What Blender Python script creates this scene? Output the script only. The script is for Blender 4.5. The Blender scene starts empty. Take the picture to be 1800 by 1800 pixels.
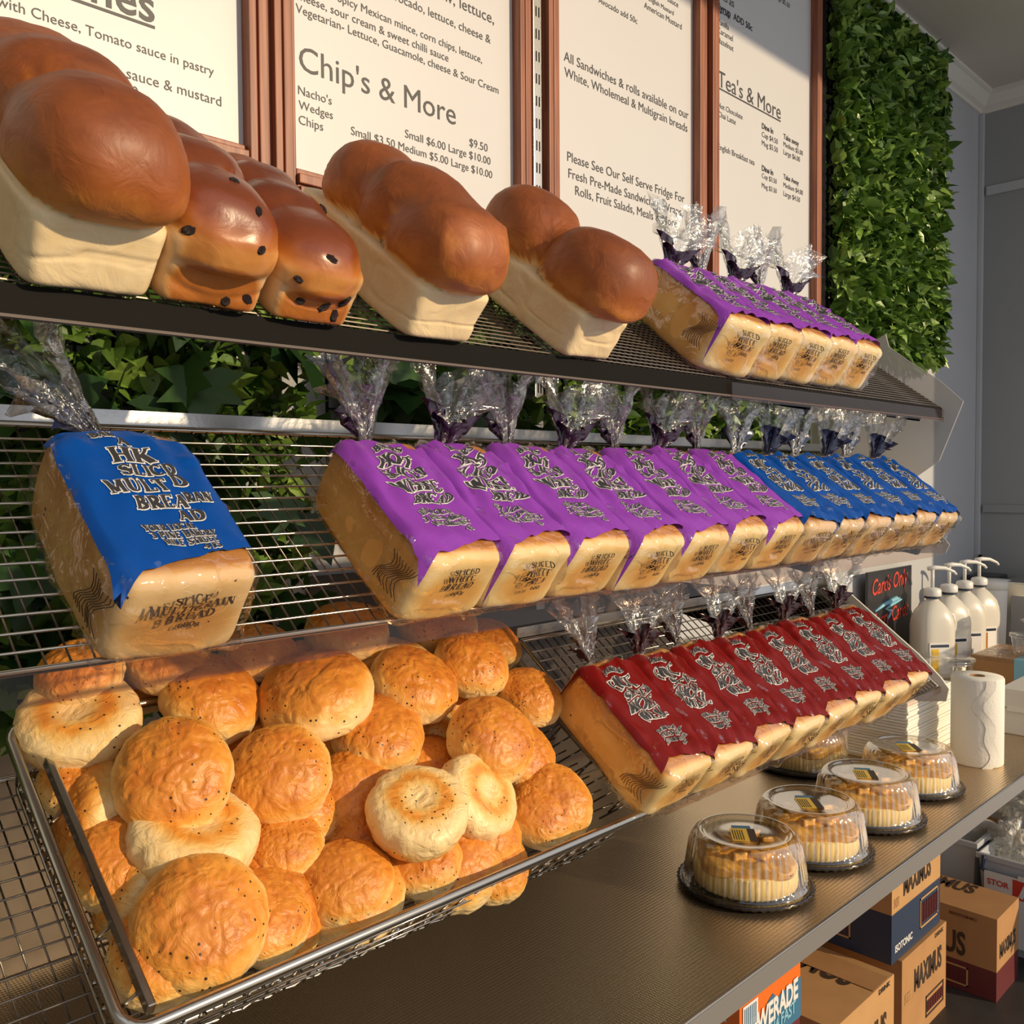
import bpy, math, random
import numpy as np
from mathutils import Vector, Matrix
from mathutils.bvhtree import BVHTree

# ------------------------------------------------------------------ camera, light, exposure
# world frame: X runs along the menu wall to the far end, Y points at the wall, Z up.
# The lens stands at the origin, 1.55 m above the floor.
SC = bpy.context.scene
COL = SC.collection
FPX, PITCH, ROLL, YAW = 1600.0, math.radians(2.0), math.radians(0.4), math.atan(1620 / 1600.0)
fw = np.array([math.cos(YAW) * math.cos(PITCH), math.sin(YAW) * math.cos(PITCH), -math.sin(PITCH)])
r0 = np.array([math.sin(YAW), -math.cos(YAW), 0.0])
u0 = np.cross(r0, fw)
rt = math.cos(ROLL) * r0 - math.sin(ROLL) * u0
up = np.cross(rt, fw)
cam_data = bpy.data.cameras.new('camera')
cam_data.sensor_width = 36.0
cam_data.sensor_fit = 'HORIZONTAL'
cam_data.lens = 36.0 * FPX / 1800.0
cam_data.clip_start = 0.02
cam = bpy.data.objects.new('camera', cam_data)
COL.objects.link(cam)
cam.matrix_world = Matrix([[rt[0], up[0], -fw[0], 0], [rt[1], up[1], -fw[1], 0], [rt[2], up[2], -fw[2], 0], [0, 0, 0, 1]])
SC.camera = cam
SC.view_settings.view_transform = 'Standard'
SC.view_settings.look = 'None'
SC.view_settings.exposure = 0.0
SC.view_settings.gamma = 1.0
SC.view_settings.use_curve_mapping = False
SC.cycles.transparent_max_bounces = 24
SC.cycles.max_bounces = 8

world = bpy.data.worlds.new('daylight')
SC.world = world
world.use_nodes = True
bg = world.node_tree.nodes['Background']
bg.inputs[0].default_value = (0.93, 0.94, 1.0, 1)
bg.inputs[1].default_value = 0.74

sun_data = bpy.data.lights.new('sun', 'SUN')
sun_data.energy = 3.6
sun_data.angle = math.radians(1.2)
sun_data.color = (1.0, 0.78, 0.50)
sun = bpy.data.objects.new('sun', sun_data)
COL.objects.link(sun)
SUN_DIR = Vector((-0.36, 1.0, -0.31)).normalized()
sun.rotation_euler = SUN_DIR.to_track_quat('-Z', 'Y').to_euler()
sun.location = (1, -3, 2)


def ray(x, y):
    return fw + rt * (x - 900) / FPX + up * (900 - y) / FPX


def onY(x, y, Y):
    d = ray(x, y); return d * Y / d[1]


def onZ(x, y, Z):
    d = ray(x, y); return d * Z / d[2]


def onX(x, y, X):
    d = ray(x, y); return d * X / d[0]


def onP(x, y, p0, n):
    d = ray(x, y); return d * (np.dot(p0, n) / np.dot(d, n))


WALL_Y, RIGHT_X, CEIL_Z, FLOOR_Z, COUNTER_Z = 1.50, 4.53, 1.74, -1.55, -0.74
TILT = math.radians(38)
TILTS = {1: math.radians(36), 2: TILT, 3: TILT}
SHELF = {1: np.array([0, .75, .15]), 2: np.array([0, .75, -.143]), 3: np.array([0, .75, -.455])}


def shelf_pt(i, x, s, n=0.0):
    a = TILTS[i]
    return SHELF[i] + np.array([x, math.cos(a) * s - math.sin(a) * n, math.sin(a) * s + math.cos(a) * n])


def shelf_mat(i, x, s, n=0.0, yaw=0.0):
    p = shelf_pt(i, x, s, n)
    R = Matrix.Rotation(TILTS[i], 4, 'X') @ Matrix.Rotation(yaw, 4, 'Z')
    return Matrix.Translation(Vector(p)) @ R


# ------------------------------------------------------------------ object helpers
def mesh(name, V, F, mats=None, smooth=False, attrs=None, midx=None):
    me = bpy.data.meshes.new(name)
    me.from_pydata([tuple(map(float, v)) for v in V], [], [tuple(int(i) for i in f) for f in F])
    if mats is not None:
        for m in (mats if isinstance(mats, (list, tuple)) else [mats]):
            me.materials.append(m)
    if midx is not None:
        me.polygons.foreach_set('material_index', list(midx))
    if smooth:
        me.polygons.foreach_set('use_smooth', [True] * len(me.polygons))
    if attrs:
        for k, vals in attrs.items():
            a = me.attributes.new(k, 'FLOAT', 'POINT')
            a.data.foreach_set('value', np.asarray(vals, dtype=np.float32))
    me.update()
    return me


def obj(name, me, parent=None, mat=None):
    o = bpy.data.objects.new(name, me)
    COL.objects.link(o)
    if parent is not None:
        o.parent = parent
    if mat is not None:
        o.matrix_local = mat
    return o


def tag(o, label=None, cat=None, group=None, kind=None):
    if label: o['label'] = label
    if cat: o['category'] = cat
    if group: o['group'] = group
    if kind: o['kind'] = kind
    return o


def thing(name, label, cat, M=None, group=None):
    o = bpy.data.objects.new(name, None)
    COL.objects.link(o)
    if M is not None:
        o.matrix_world = M if isinstance(M, Matrix) else Matrix.Translation(Vector(M))
    o.empty_display_size = 0.02
    return tag(o, label, cat, group)


def copy_tree(o, M, label, parent=None):
    c = o.copy()
    COL.objects.link(c)
    if parent is None:
        c.matrix_world = M
        c['label'] = label
    else:
        c.parent = parent
    for ch in list(o.children):
        copy_tree(ch, None, None, c)
    return c


class MB:
    """collects quads/tris into one mesh"""
    def __init__(s):
        s.V = []; s.F = []; s.M = []

    def add(s, V, F, mi=0):
        b = len(s.V)
        s.V += [tuple(map(float, v)) for v in V]
        s.F += [tuple(i + b for i in f) for f in F]
        s.M += [mi] * len(F)
        return s

    def box(s, a, b, mi=0, bev=0.0):
        x0, y0, z0 = a; x1, y1, z1 = b
        if bev <= 0:
            V = [(x0, y0, z0), (x1, y0, z0), (x1, y1, z0), (x0, y1, z0), (x0, y0, z1), (x1, y0, z1), (x1, y1, z1), (x0, y1, z1)]
            return s.add(V, [(0, 3, 2, 1), (4, 5, 6, 7), (0, 1, 5, 4), (1, 2, 6, 5), (2, 3, 7, 6), (3, 0, 4, 7)], mi)
        import bmesh
        bm = bmesh.new()
        bmesh.ops.create_cube(bm, size=1)
        for v in bm.verts:
            v.co = Vector(((x0 + x1) / 2 + v.co.x * (x1 - x0), (y0 + y1) / 2 + v.co.y * (y1 - y0), (z0 + z1) / 2 + v.co.z * (z1 - z0)))
        bmesh.ops.bevel(bm, geom=list(bm.edges) + list(bm.verts), offset=bev, segments=2, profile=.6, affect='EDGES')
        bm.verts.index_update()
        V = [v.co[:] for v in bm.verts]; F = [[v.index for v in f.verts] for f in bm.faces]
        bm.free()
        return s.add(V, F, mi)

    def tube(s, pts, r, seg=8, mi=0, closed=False, cap=True):
        P = [np.array(p, float) for p in pts]
        n = len(P)
        if closed: tang = [P[(i + 1) % n] - P[i - 1] for i in range(n)]
        else: tang = [P[min(i + 1, n - 1)] - P[max(i - 1, 0)] for i in range(n)]
        V = []; ref = None
        for i in range(n):
            t = tang[i] / (np.linalg.norm(tang[i]) + 1e-12)
            if ref is None:
                a = np.array([0, 0, 1.0]) if abs(t[2]) < .9 else np.array([1.0, 0, 0])
                ref = np.cross(t, a)
            ref = ref - t * np.dot(ref, t); ref /= np.linalg.norm(ref) + 1e-12
            b = np.cross(t, ref)
            rr = r[i] if isinstance(r, (list, tuple)) else r
            for k in range(seg):
                a = 2 * math.pi * k / seg
                V.append(P[i] + rr * (math.cos(a) * ref + math.sin(a) * b))
        F = []
        for i in range(n if closed else n - 1):
            j = (i + 1) % n
            for k in range(seg):
                l = (k + 1) % seg
                F.append((i * seg + k, i * seg + l, j * seg + l, j * seg + k))
        if not closed and cap:
            F.append(tuple(range(seg))[::-1]); F.append(tuple((n - 1) * seg + k for k in range(seg)))
        return s.add(V, F, mi)

    def lathe(s, prof, seg=32, mi=0, c=(0, 0, 0), fn=None):
        V = []; F = []
        for i, (r, z) in enumerate(prof):
            for k in range(seg):
                a = 2 * math.pi * k / seg
                rr = fn(r, z, a) if fn else r
                V.append((c[0] + rr * math.cos(a), c[1] + rr * math.sin(a), c[2] + z))
        for i in range(len(prof) - 1):
            for k in range(seg):
                l = (k + 1) % seg
                F.append((i * seg + k, i * seg + l, (i + 1) * seg + l, (i + 1) * seg + k))
        return s.add(V, F, mi)

    def build(s, name, mats, parent=None, smooth=False, M=None, kind=None):
        o = obj(name, mesh(name, s.V, s.F, mats, smooth, midx=s.M), parent, M)
        if kind: o['kind'] = kind
        return o


# ------------------------------------------------------------------ noise
def vnoise(P, seed=0):
    P = np.asarray(P, float)
    I = np.floor(P).astype(np.int64); f = P - I
    f = f * f * (3 - 2 * f)
    def h(a):
        n = (a[:, 0] * 73856093) ^ (a[:, 1] * 19349663) ^ (a[:, 2] * 83492791) ^ (seed * 2654435761 % 2147483647)
        n = (n ^ (n >> 13)) * 1274126177 & 0x7fffffff
        n = (n ^ (n >> 15)) * 2246822519 & 0x7fffffff
        return (n % 65536) / 32768.0 - 1.0
    r = 0
    for dx in (0, 1):
        for dy in (0, 1):
            for dz in (0, 1):
                w = (f[:, 0] if dx else 1 - f[:, 0]) * (f[:, 1] if dy else 1 - f[:, 1]) * (f[:, 2] if dz else 1 - f[:, 2])
                r = r + w * h(I + np.array([dx, dy, dz]))
    return r


def fbm(P, seed=0, o=3):
    r = 0; a = 1
    for i in range(o):
        r = r + a * vnoise(P * 2 ** i + 17.3 * i, seed + i); a *= .5
    return r


def cube_dirs(n):
    V = []; F = []; key = {}
    lin = [math.tan((i / n - .5) * math.pi / 2) for i in range(n + 1)]
    def vid(p):
        k = tuple(round(c, 5) for c in p)
        if k not in key:
            key[k] = len(V); V.append(p)
        return key[k]
    for ax in range(3):
        for sg in (-1, 1):
            g = [[None] * (n + 1) for _ in range(n + 1)]
            for i in range(n + 1):
                for j in range(n + 1):
                    p = [0, 0, 0]; p[ax] = sg; p[(ax + 1) % 3] = lin[i]; p[(ax + 2) % 3] = lin[j]
                    g[i][j] = vid(tuple(p))
            for i in range(n):
                for j in range(n):
                    q = (g[i][j], g[i + 1][j], g[i + 1][j + 1], g[i][j + 1])
                    F.append(q if sg > 0 else q[::-1])
    return np.array(V), F


CUBES = {}
def cubes(n):
    if n not in CUBES: CUBES[n] = cube_dirs(n)
    return CUBES[n]


# ------------------------------------------------------------------ materials
def newmat(name):
    m = bpy.data.materials.new(name); m.use_nodes = True
    nt = m.node_tree
    return m, nt, nt.nodes['Principled BSDF']


def plain(name, col, rough=.5, metal=0.0, noise=0.0, scale=20, bump=0.0, bscale=60, coat=0.0, spec=None):
    m, nt, b = newmat(name)
    b.inputs['Base Color'].default_value = (*col, 1)
    b.inputs['Roughness'].default_value = rough
    b.inputs['Metallic'].default_value = metal
    if coat: b.inputs['Coat Weight'].default_value = coat
    if spec is not None: b.inputs['Specular IOR Level'].default_value = spec
    tc = nt.nodes.new('ShaderNodeTexCoord')
    if noise:
        n = nt.nodes.new('ShaderNodeTexNoise'); n.inputs['Scale'].default_value = scale; n.inputs['Detail'].default_value = 4
        nt.links.new(tc.outputs['Object'], n.inputs['Vector'])
        r = nt.nodes.new('ShaderNodeValToRGB')
        r.color_ramp.elements[0].position = .3; r.color_ramp.elements[1].position = .7
        r.color_ramp.elements[0].color = (*[c * (1 - noise) for c in col], 1)
        r.color_ramp.elements[1].color = (*[min(1, c * (1 + noise)) for c in col], 1)
        nt.links.new(n.outputs['Fac'], r.inputs[0]); nt.links.new(r.outputs[0], b.inputs['Base Color'])
    if bump:
        n2 = nt.nodes.new('ShaderNodeTexNoise'); n2.inputs['Scale'].default_value = bscale; n2.inputs['Detail'].default_value = 5
        nt.links.new(tc.outputs['Object'], n2.inputs['Vector'])
        bp = nt.nodes.new('ShaderNodeBump'); bp.inputs['Strength'].default_value = bump; bp.inputs['Distance'].default_value = .002
        nt.links.new(n2.outputs['Fac'], bp.inputs['Height']); nt.links.new(bp.outputs[0], b.inputs['Normal'])
    return m


def film(name, tint=(.97, .97, .97), gloss=.10, edge=.55, rough=.12, gcol=(1, 1, 1), bump=.4, bscale=35):
    m = bpy.data.materials.new(name); m.use_nodes = True
    nt = m.node_tree; nt.nodes.clear()
    out = nt.nodes.new('ShaderNodeOutputMaterial')
    tr = nt.nodes.new('ShaderNodeBsdfTransparent'); tr.inputs[0].default_value = (*tint, 1)
    gl = nt.nodes.new('ShaderNodeBsdfGlossy'); gl.inputs[0].default_value = (*gcol, 1); gl.inputs['Roughness'].default_value = rough
    lw = nt.nodes.new('ShaderNodeLayerWeight'); lw.inputs[0].default_value = .35
    mr = nt.nodes.new('ShaderNodeMapRange'); mr.inputs['To Min'].default_value = gloss; mr.inputs['To Max'].default_value = edge
    mx = nt.nodes.new('ShaderNodeMixShader')
    nt.links.new(lw.outputs['Facing'], mr.inputs['Value']); nt.links.new(mr.outputs[0], mx.inputs[0])
    nt.links.new(tr.outputs[0], mx.inputs[1]); nt.links.new(gl.outputs[0], mx.inputs[2]); nt.links.new(mx.outputs[0], out.inputs[0])
    if bump:
        tc = nt.nodes.new('ShaderNodeTexCoord')
        n = nt.nodes.new('ShaderNodeTexNoise'); n.inputs['Scale'].default_value = bscale; n.inputs['Detail'].default_value = 3; n.inputs['Distortion'].default_value = 1.5
        nt.links.new(tc.outputs['Object'], n.inputs['Vector'])
        bp = nt.nodes.new('ShaderNodeBump'); bp.inputs['Strength'].default_value = bump; bp.inputs['Distance'].default_value = .006
        nt.links.new(n.outputs['Fac'], bp.inputs['Height']); nt.links.new(bp.outputs[0], gl.inputs['Normal'])
    return m


def bread_mat(name, stops, speck=0.0, rough=.55, coat=0.0, var=.25, wrinkle=.5, wscale=45, speckscale=95, seedcol=(.05, .025, .01)):
    """colour follows the point attribute 'crust' (0 pale crumb .. 1 dark crust)"""
    m, nt, b = newmat(name)
    L = nt.links.new; N = nt.nodes.new
    b.inputs['Roughness'].default_value = rough
    if coat: b.inputs['Coat Weight'].default_value = coat; b.inputs['Coat Roughness'].default_value = .3
    at = N('ShaderNodeAttribute'); at.attribute_name = 'crust'
    tc = N('ShaderNodeTexCoord')
    n = N('ShaderNodeTexNoise'); n.inputs['Scale'].default_value = 28; n.inputs['Detail'].default_value = 6; n.inputs['Roughness'].default_value = .65
    L(tc.outputs['Object'], n.inputs['Vector'])
    ma = N('ShaderNodeMath'); ma.operation = 'MULTIPLY_ADD'; ma.inputs[1].default_value = var * 2; ma.inputs[2].default_value = -var
    L(n.outputs['Fac'], ma.inputs[0])
    ad = N('ShaderNodeMath'); ad.operation = 'ADD'; L(at.outputs['Fac'], ad.inputs[0]); L(ma.outputs[0], ad.inputs[1])
    rp = N('ShaderNodeValToRGB'); cr = rp.color_ramp
    while len(cr.elements) < len(stops): cr.elements.new(.5)
    for e, (p, c) in zip(cr.elements, stops): e.position = p; e.color = (*c, 1)
    L(ad.outputs[0], rp.inputs[0])
    col = rp.outputs[0]
    if speck:
        v = N('ShaderNodeTexVoronoi'); v.inputs['Scale'].default_value = speckscale
        L(tc.outputs['Object'], v.inputs['Vector'])
        n3 = N('ShaderNodeTexNoise'); n3.inputs['Scale'].default_value = 16
        L(tc.outputs['Object'], n3.inputs['Vector'])
        c1 = N('ShaderNodeMath'); c1.operation = 'LESS_THAN'; c1.inputs[1].default_value = .16; L(v.outputs['Distance'], c1.inputs[0])
        c2 = N('ShaderNodeMath'); c2.operation = 'GREATER_THAN'; c2.inputs[1].default_value = 1 - speck; L(n3.outputs['Fac'], c2.inputs[0])
        mu = N('ShaderNodeMath'); mu.operation = 'MULTIPLY'; L(c1.outputs[0], mu.inputs[0]); L(c2.outputs[0], mu.inputs[1])
        mx = N('ShaderNodeMix'); mx.data_type = 'RGBA'
        L(mu.outputs[0], mx.inputs[0]); L(col, mx.inputs[6]); mx.inputs[7].default_value = (*seedcol, 1)
        col = mx.outputs[2]
    L(col, b.inputs['Base Color'])
    n2 = N('ShaderNodeTexNoise'); n2.inputs['Scale'].default_value = wscale; n2.inputs['Detail'].default_value = 5; n2.inputs['Distortion'].default_value = 1.2
    L(tc.outputs['Object'], n2.inputs['Vector'])
    bp = N('ShaderNodeBump'); bp.inputs['Strength'].default_value = wrinkle; bp.inputs['Distance'].default_value = .0035
    L(n2.outputs['Fac'], bp.inputs['Height']); L(bp.outputs[0], b.inputs['Normal'])
    return m


def leaf_mat(name, cols):
    m, nt, b = newmat(name)
    L = nt.links.new; N = nt.nodes.new
    b.inputs['Roughness'].default_value = .38
    at = N('ShaderNodeAttribute'); at.attribute_name = 'tone'
    oi = N('ShaderNodeObjectInfo')
    ad = N('ShaderNodeMath'); ad.operation = 'ADD'; L(at.outputs['Fac'], ad.inputs[0]); L(oi.outputs['Random'], ad.inputs[1])
    fr = N('ShaderNodeMath'); fr.operation = 'FRACT'; L(ad.outputs[0], fr.inputs[0])
    rp = N('ShaderNodeValToRGB'); cr = rp.color_ramp
    while len(cr.elements) < len(cols): cr.elements.new(.5)
    for i, (e, c) in enumerate(zip(cr.elements, cols)): e.position = i / (len(cols) - 1); e.color = (*c, 1)
    L(fr.outputs[0], rp.inputs[0]); L(rp.outputs[0], b.inputs['Base Color'])
    return m


def wood_mat(name, c1, c2):
    m, nt, b = newmat(name)
    L = nt.links.new; N = nt.nodes.new
    tc = N('ShaderNodeTexCoord'); mp = N('ShaderNodeMapping'); mp.inputs['Scale'].default_value = (60, 60, 2.5)
    n = N('ShaderNodeTexNoise'); n.inputs['Scale'].default_value = 2; n.inputs['Detail'].default_value = 5
    L(tc.outputs['Object'], mp.inputs[0]); L(mp.outputs[0], n.inputs['Vector'])
    rp = N('ShaderNodeValToRGB'); rp.color_ramp.elements[0].position = .35; rp.color_ramp.elements[1].position = .68
    rp.color_ramp.elements[0].color = (*c1, 1); rp.color_ramp.elements[1].color = (*c2, 1)
    L(n.outputs['Fac'], rp.inputs[0]); L(rp.outputs[0], b.inputs['Base Color'])
    b.inputs['Roughness'].default_value = .45
    return m


def tread_mat(name):
    """stainless sheet with a fine raised rib pattern"""
    m, nt, b = newmat(name)
    L = nt.links.new; N = nt.nodes.new
    b.inputs['Base Color'].default_value = (.66, .51, .33, 1); b.inputs['Metallic'].default_value = .92; b.inputs['Roughness'].default_value = .27
    tc = N('ShaderNodeTexCoord')
    w1 = N('ShaderNodeTexWave'); w1.wave_type = 'BANDS'; w1.bands_direction = 'X'; w1.inputs['Scale'].default_value = 62
    w2 = N('ShaderNodeTexWave'); w2.wave_type = 'BANDS'; w2.bands_direction = 'Y'; w2.inputs['Scale'].default_value = 46
    L(tc.outputs['Object'], w1.inputs[0]); L(tc.outputs['Object'], w2.inputs[0])
    mu = N('ShaderNodeMath'); mu.operation = 'MULTIPLY'; L(w1.outputs['Fac'], mu.inputs[0]); L(w2.outputs['Fac'], mu.inputs[1])
    bp = N('ShaderNodeBump'); bp.inputs['Strength'].default_value = .35; bp.inputs['Distance'].default_value = .0010
    L(mu.outputs[0], bp.inputs['Height']); L(bp.outputs[0], b.inputs['Normal'])
    return m


M = {}
M['wall'] = plain('wall_paint', (.46, .47, .49), .6, noise=.04, scale=3)
M['wall_dark'] = plain('grey_door_paint', (.30, .31, .315), .5, noise=.03, scale=3)
M['trim'] = plain('white_trim', (.72, .69, .62), .45)
M['ceiling'] = plain('ceiling_paint', (.58, .54, .47), .8, noise=.03, scale=2)
M['floor'] = plain('dark_floor', (.035, .032, .03), .5, noise=.3, scale=8)
M['tread'] = tread_mat('ribbed_stainless')
M['steel'] = plain('brushed_steel', (.55, .55, .54), .28, 1, bump=.1, bscale=200)
M['chrome'] = plain('chrome_wire', (.50, .47, .42), .2, 1)
M['wire_dark'] = plain('dull_wire', (.20, .17, .14), .34, .9)
M['black'] = plain('black_powder_coat', (.010, .009, .008), .6, 0, spec=.05)
M['lip'] = plain('grey_metal_lip', (.36, .34, .32), .4, .6)
M['board'] = plain('white_menu_sheet', (.60, .595, .60), .38, noise=.015, scale=3)
M['ink'] = plain('black_print', (.035, .035, .04), .5)
M['wood'] = wood_mat('red_stained_wood', (.20, .058, .028), (.36, .125, .062))
M['leaf'] = leaf_mat('hedge_leaf', [(.02, .055, .008), (.075, .16, .022), (.20, .34, .05), (.04, .10, .012), (.32, .46, .09), (.06, .14, .02)])
M['ivy'] = leaf_mat('ivy_leaf', [(.010, .035, .008), (.022, .065, .014), (.045, .11, .02), (.018, .05, .012)])
M['backing'] = plain('green_grid', (.008, .016, .006), .8)
M['bun'] = bread_mat('bun_crust', [(0, (.84, .62, .30)), (.26, (.82, .50, .15)), (.52, (.74, .30, .04)), (.78, (.56, .17, .018)), (1, (.22, .06, .012))], speck=.47, rough=.42, var=.24, wrinkle=1.0, wscale=58, coat=.08, speckscale=130)
M['loaf'] = bread_mat('loaf_crust', [(0, (.84, .66, .38)), (.22, (.80, .50, .17)), (.40, (.62, .24, .040)), (.64, (.36, .100, .018)), (1, (.15, .036, .010))], speck=0, rough=.50, coat=.04, var=.20, wrinkle=.55, wscale=34)
M['raisin_loaf'] = bread_mat('raisin_loaf_crust', [(0, (.74, .48, .24)), (.25, (.66, .32, .09)), (.48, (.46, .15, .025)), (.7, (.22, .05, .012)), (1, (.10, .022, .008))], speck=0, rough=.32, coat=.2, var=.14, wrinkle=.35, wscale=30)
M['sandwich'] = bread_mat('sandwich_loaf_crust', [(0, (.92, .70, .33)), (.35, (.84, .48, .13)), (.7, (.60, .24, .04)), (1, (.34, .11, .022))], speck=.25, rough=.6, var=.2, wrinkle=.3, wscale=25)
M['multigrain'] = bread_mat('multigrain_crust', [(0, (.76, .54, .27)), (.35, (.66, .37, .12)), (.7, (.50, .21, .045)), (1, (.28, .10, .03))], speck=.42, rough=.6, var=.2, wrinkle=.35, wscale=30)
M['raisin'] = plain('raisin', (.022, .009, .008), .35, bump=.6, bscale=300)
M['film'] = film('clear_bag_film', gloss=.05, edge=.36, rough=.10, bump=.9, bscale=24)
M['neck'] = film('gathered_bag_film', (.965, .97, .965), .10, .60, .20, bump=.9, bscale=60)
M['tray_clear'] = film('clear_plastic', (.93, .93, .92), .06, .55, .07, bump=0)
M['dome'] = film('ribbed_dome_plastic', (.975, .975, .96), .06, .95, .06, bump=0)
M['strip'] = film('clear_ticket_strip', (.90, .82, .76), .01, .10, .05, bump=0)
M['frost_x'] = film('frosted_bag_plastic', (.80, .80, .80), .22, .6, .35, bump=.8, bscale=30)
def frosted(name, col, clear):
    m = bpy.data.materials.new(name); m.use_nodes = True
    nt = m.node_tree; b = nt.nodes['Principled BSDF']; out = nt.nodes['Material Output']
    b.inputs['Base Color'].default_value = (*col, 1); b.inputs['Roughness'].default_value = .25
    tr = nt.nodes.new('ShaderNodeBsdfTransparent'); mx = nt.nodes.new('ShaderNodeMixShader'); mx.inputs[0].default_value = 1 - clear
    nt.links.new(tr.outputs[0], mx.inputs[1]); nt.links.new(b.outputs[0], mx.inputs[2]); nt.links.new(mx.outputs[0], out.inputs[0])
    return m


M['frost'] = frosted('frosted_plastic', (.62, .61, .57), .42)
M['white_plastic'] = plain('white_plastic', (.74, .73, .69), .35)
M['acrylic'] = plain('cream_acrylic', (.74, .70, .62), .25)
M['paper'] = plain('paper_towel', (.82, .78, .69), .85, bump=.5, bscale=150)
M['tub'] = plain('milky_plastic', (.50, .53, .57), .3)
M['brown_card'] = plain('brown_cardboard', (.42, .22, .085), .75, noise=.07, scale=12)
M['kraft'] = plain('light_cardboard', (.50, .28, .11), .75, noise=.06, scale=12)
M['blue_card'] = plain('navy_print', (.022, .04, .085), .5)
M['maroon_card'] = plain('maroon_print', (.12, .022, .025), .5)
M['orange_card'] = plain('orange_print', (.80, .16, .015), .45)
M['blue_box'] = plain('blue_print', (.05, .17, .30), .45)
M['white_ink'] = plain('white_print', (.75, .74, .72), .5)
M['card_ink'] = plain('dark_print', (.05, .03, .02), .6)
M['yellow'] = plain('yellow_print', (.80, .52, .03), .4)
M['red'] = plain('red_print', (.60, .05, .03), .5)
M['sky_ink'] = plain('pale_blue_print', (.25, .55, .70), .5)
M['black_tray'] = plain('black_tray_plastic', (.018, .014, .012), .16, coat=.3)
M['amber'] = plain('caramel_glaze', (.80, .38, .06), .3, noise=.4, scale=45, bump=.7, bscale=80, coat=.4)
M['cream'] = plain('pleated_cake_side', (.92, .66, .24), .6, noise=.08, scale=30)
M['syrup'] = plain('cream_syrup', (.62, .54, .42), .3)
M['jug'] = plain('milky_jug', (.66, .63, .55), .3)
M['glass_dark'] = plain('dark_appliance', (.03, .03, .035), .25)
LABELS = {'purple': (.25, .050, .42), 'blue': (.002, .062, .32), 'red': (.17, .006, .006)}
for k, c in LABELS.items():
    M['lab_' + k] = plain(k + '_bag_print', c, .36, bump=.3, bscale=40, spec=.22)
for k, c in {'purple': (.028, .008, .035), 'blue': (.012, .018, .06), 'red': (.035, .008, .012)}.items():
    M['neck_' + k] = plain(k + '_bag_neck_print', c, .2, bump=.6, bscale=60, coat=.6)
# ------------------------------------------------------------------ the room
def struct(name, a, b, mat, bev=0):
    o = MB().box(a, b, bev=bev).build(name, mat)
    o['kind'] = 'structure'
    return o


struct('wall_back', (-1.4, WALL_Y, FLOOR_Z), (RIGHT_X + .1, WALL_Y + .1, CEIL_Z), M['wall'])
wr = struct('wall_right', (RIGHT_X, .05, FLOOR_Z), (RIGHT_X + .1, WALL_Y, CEIL_Z), M['wall_dark'])
struct('floor', (-1.4, -2.3, FLOOR_Z - .05), (RIGHT_X + .1, WALL_Y + .1, FLOOR_Z), M['floor'])
struct('wall_left_unseen', (-1.5, -2.3, FLOOR_Z), (-1.4, WALL_Y + .1, CEIL_Z), M['wall_dark'])  # out of view, added to cut the ambient light coming from the left
struct('ceiling', (-1.5, .05, CEIL_Z), (RIGHT_X + .1, WALL_Y + .1, CEIL_Z + .08), M['ceiling'])


def cornice(name, a, b, inward):
    """a stepped cove moulding along an edge of the ceiling"""
    a = np.array(a, float); b = np.array(b, float); q = np.array(inward, float); z = np.array([0, 0, -1.0])
    prof = [(0, 0), (.075, 0), (.075, .012), (.060, .018), (.045, .034), (.030, .052), (.012, .062), (.012, .078), (0, .078)]
    V = [p + q * u + z * w for p in (a, b) for u, w in prof]; n = len(prof)
    F = [(i, (i + 1) % n, n + (i + 1) % n, n + i) for i in range(n)] + [tuple(range(n)), tuple(range(n, 2 * n))[::-1]]
    o = obj(name, mesh(name, V, F, M['trim'])); o['kind'] = 'structure'


cornice('trim_1', (-1.4, WALL_Y, CEIL_Z), (RIGHT_X, WALL_Y, CEIL_Z), (0, -1, 0))
cornice('trim_2', (RIGHT_X, WALL_Y, CEIL_Z), (RIGHT_X, .05, CEIL_Z), (-1, 0, 0))
struct('trim_3', (RIGHT_X - .022, WALL_Y - .022, COUNTER_Z), (RIGHT_X, WALL_Y, CEIL_Z - .075), M['wall'], .004)
struct('trim_4', (RIGHT_X - .012, .06, 1.288), (RIGHT_X, WALL_Y - .03, 1.330), M['wall'], .004)
struct('trim_5', (RIGHT_X - .012, .06, -.165), (RIGHT_X, WALL_Y - .03, -.128), M['wall_dark'], .004)
tag(MB().tube([(RIGHT_X - .03, WALL_Y - .03, -.36), (RIGHT_X - .03, WALL_Y - .03, -.62), (RIGHT_X - .03, WALL_Y - .03, COUNTER_Z)], .008, 8)
    .build('pipe', M['black']), 'thin black pipe running down the far corner of the grey wall', 'pipe')

M['lip_dark'] = plain('dull_brown_strip', (.13, .105, .09), .6, spec=.2)
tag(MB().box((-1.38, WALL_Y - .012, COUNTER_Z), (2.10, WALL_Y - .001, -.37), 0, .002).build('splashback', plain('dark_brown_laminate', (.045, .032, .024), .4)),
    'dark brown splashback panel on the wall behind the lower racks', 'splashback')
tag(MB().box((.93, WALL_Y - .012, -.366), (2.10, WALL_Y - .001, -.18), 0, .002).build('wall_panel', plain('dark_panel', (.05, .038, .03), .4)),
    'dark panel on the wall above the splashback, behind the red bag necks', 'panel')

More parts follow.
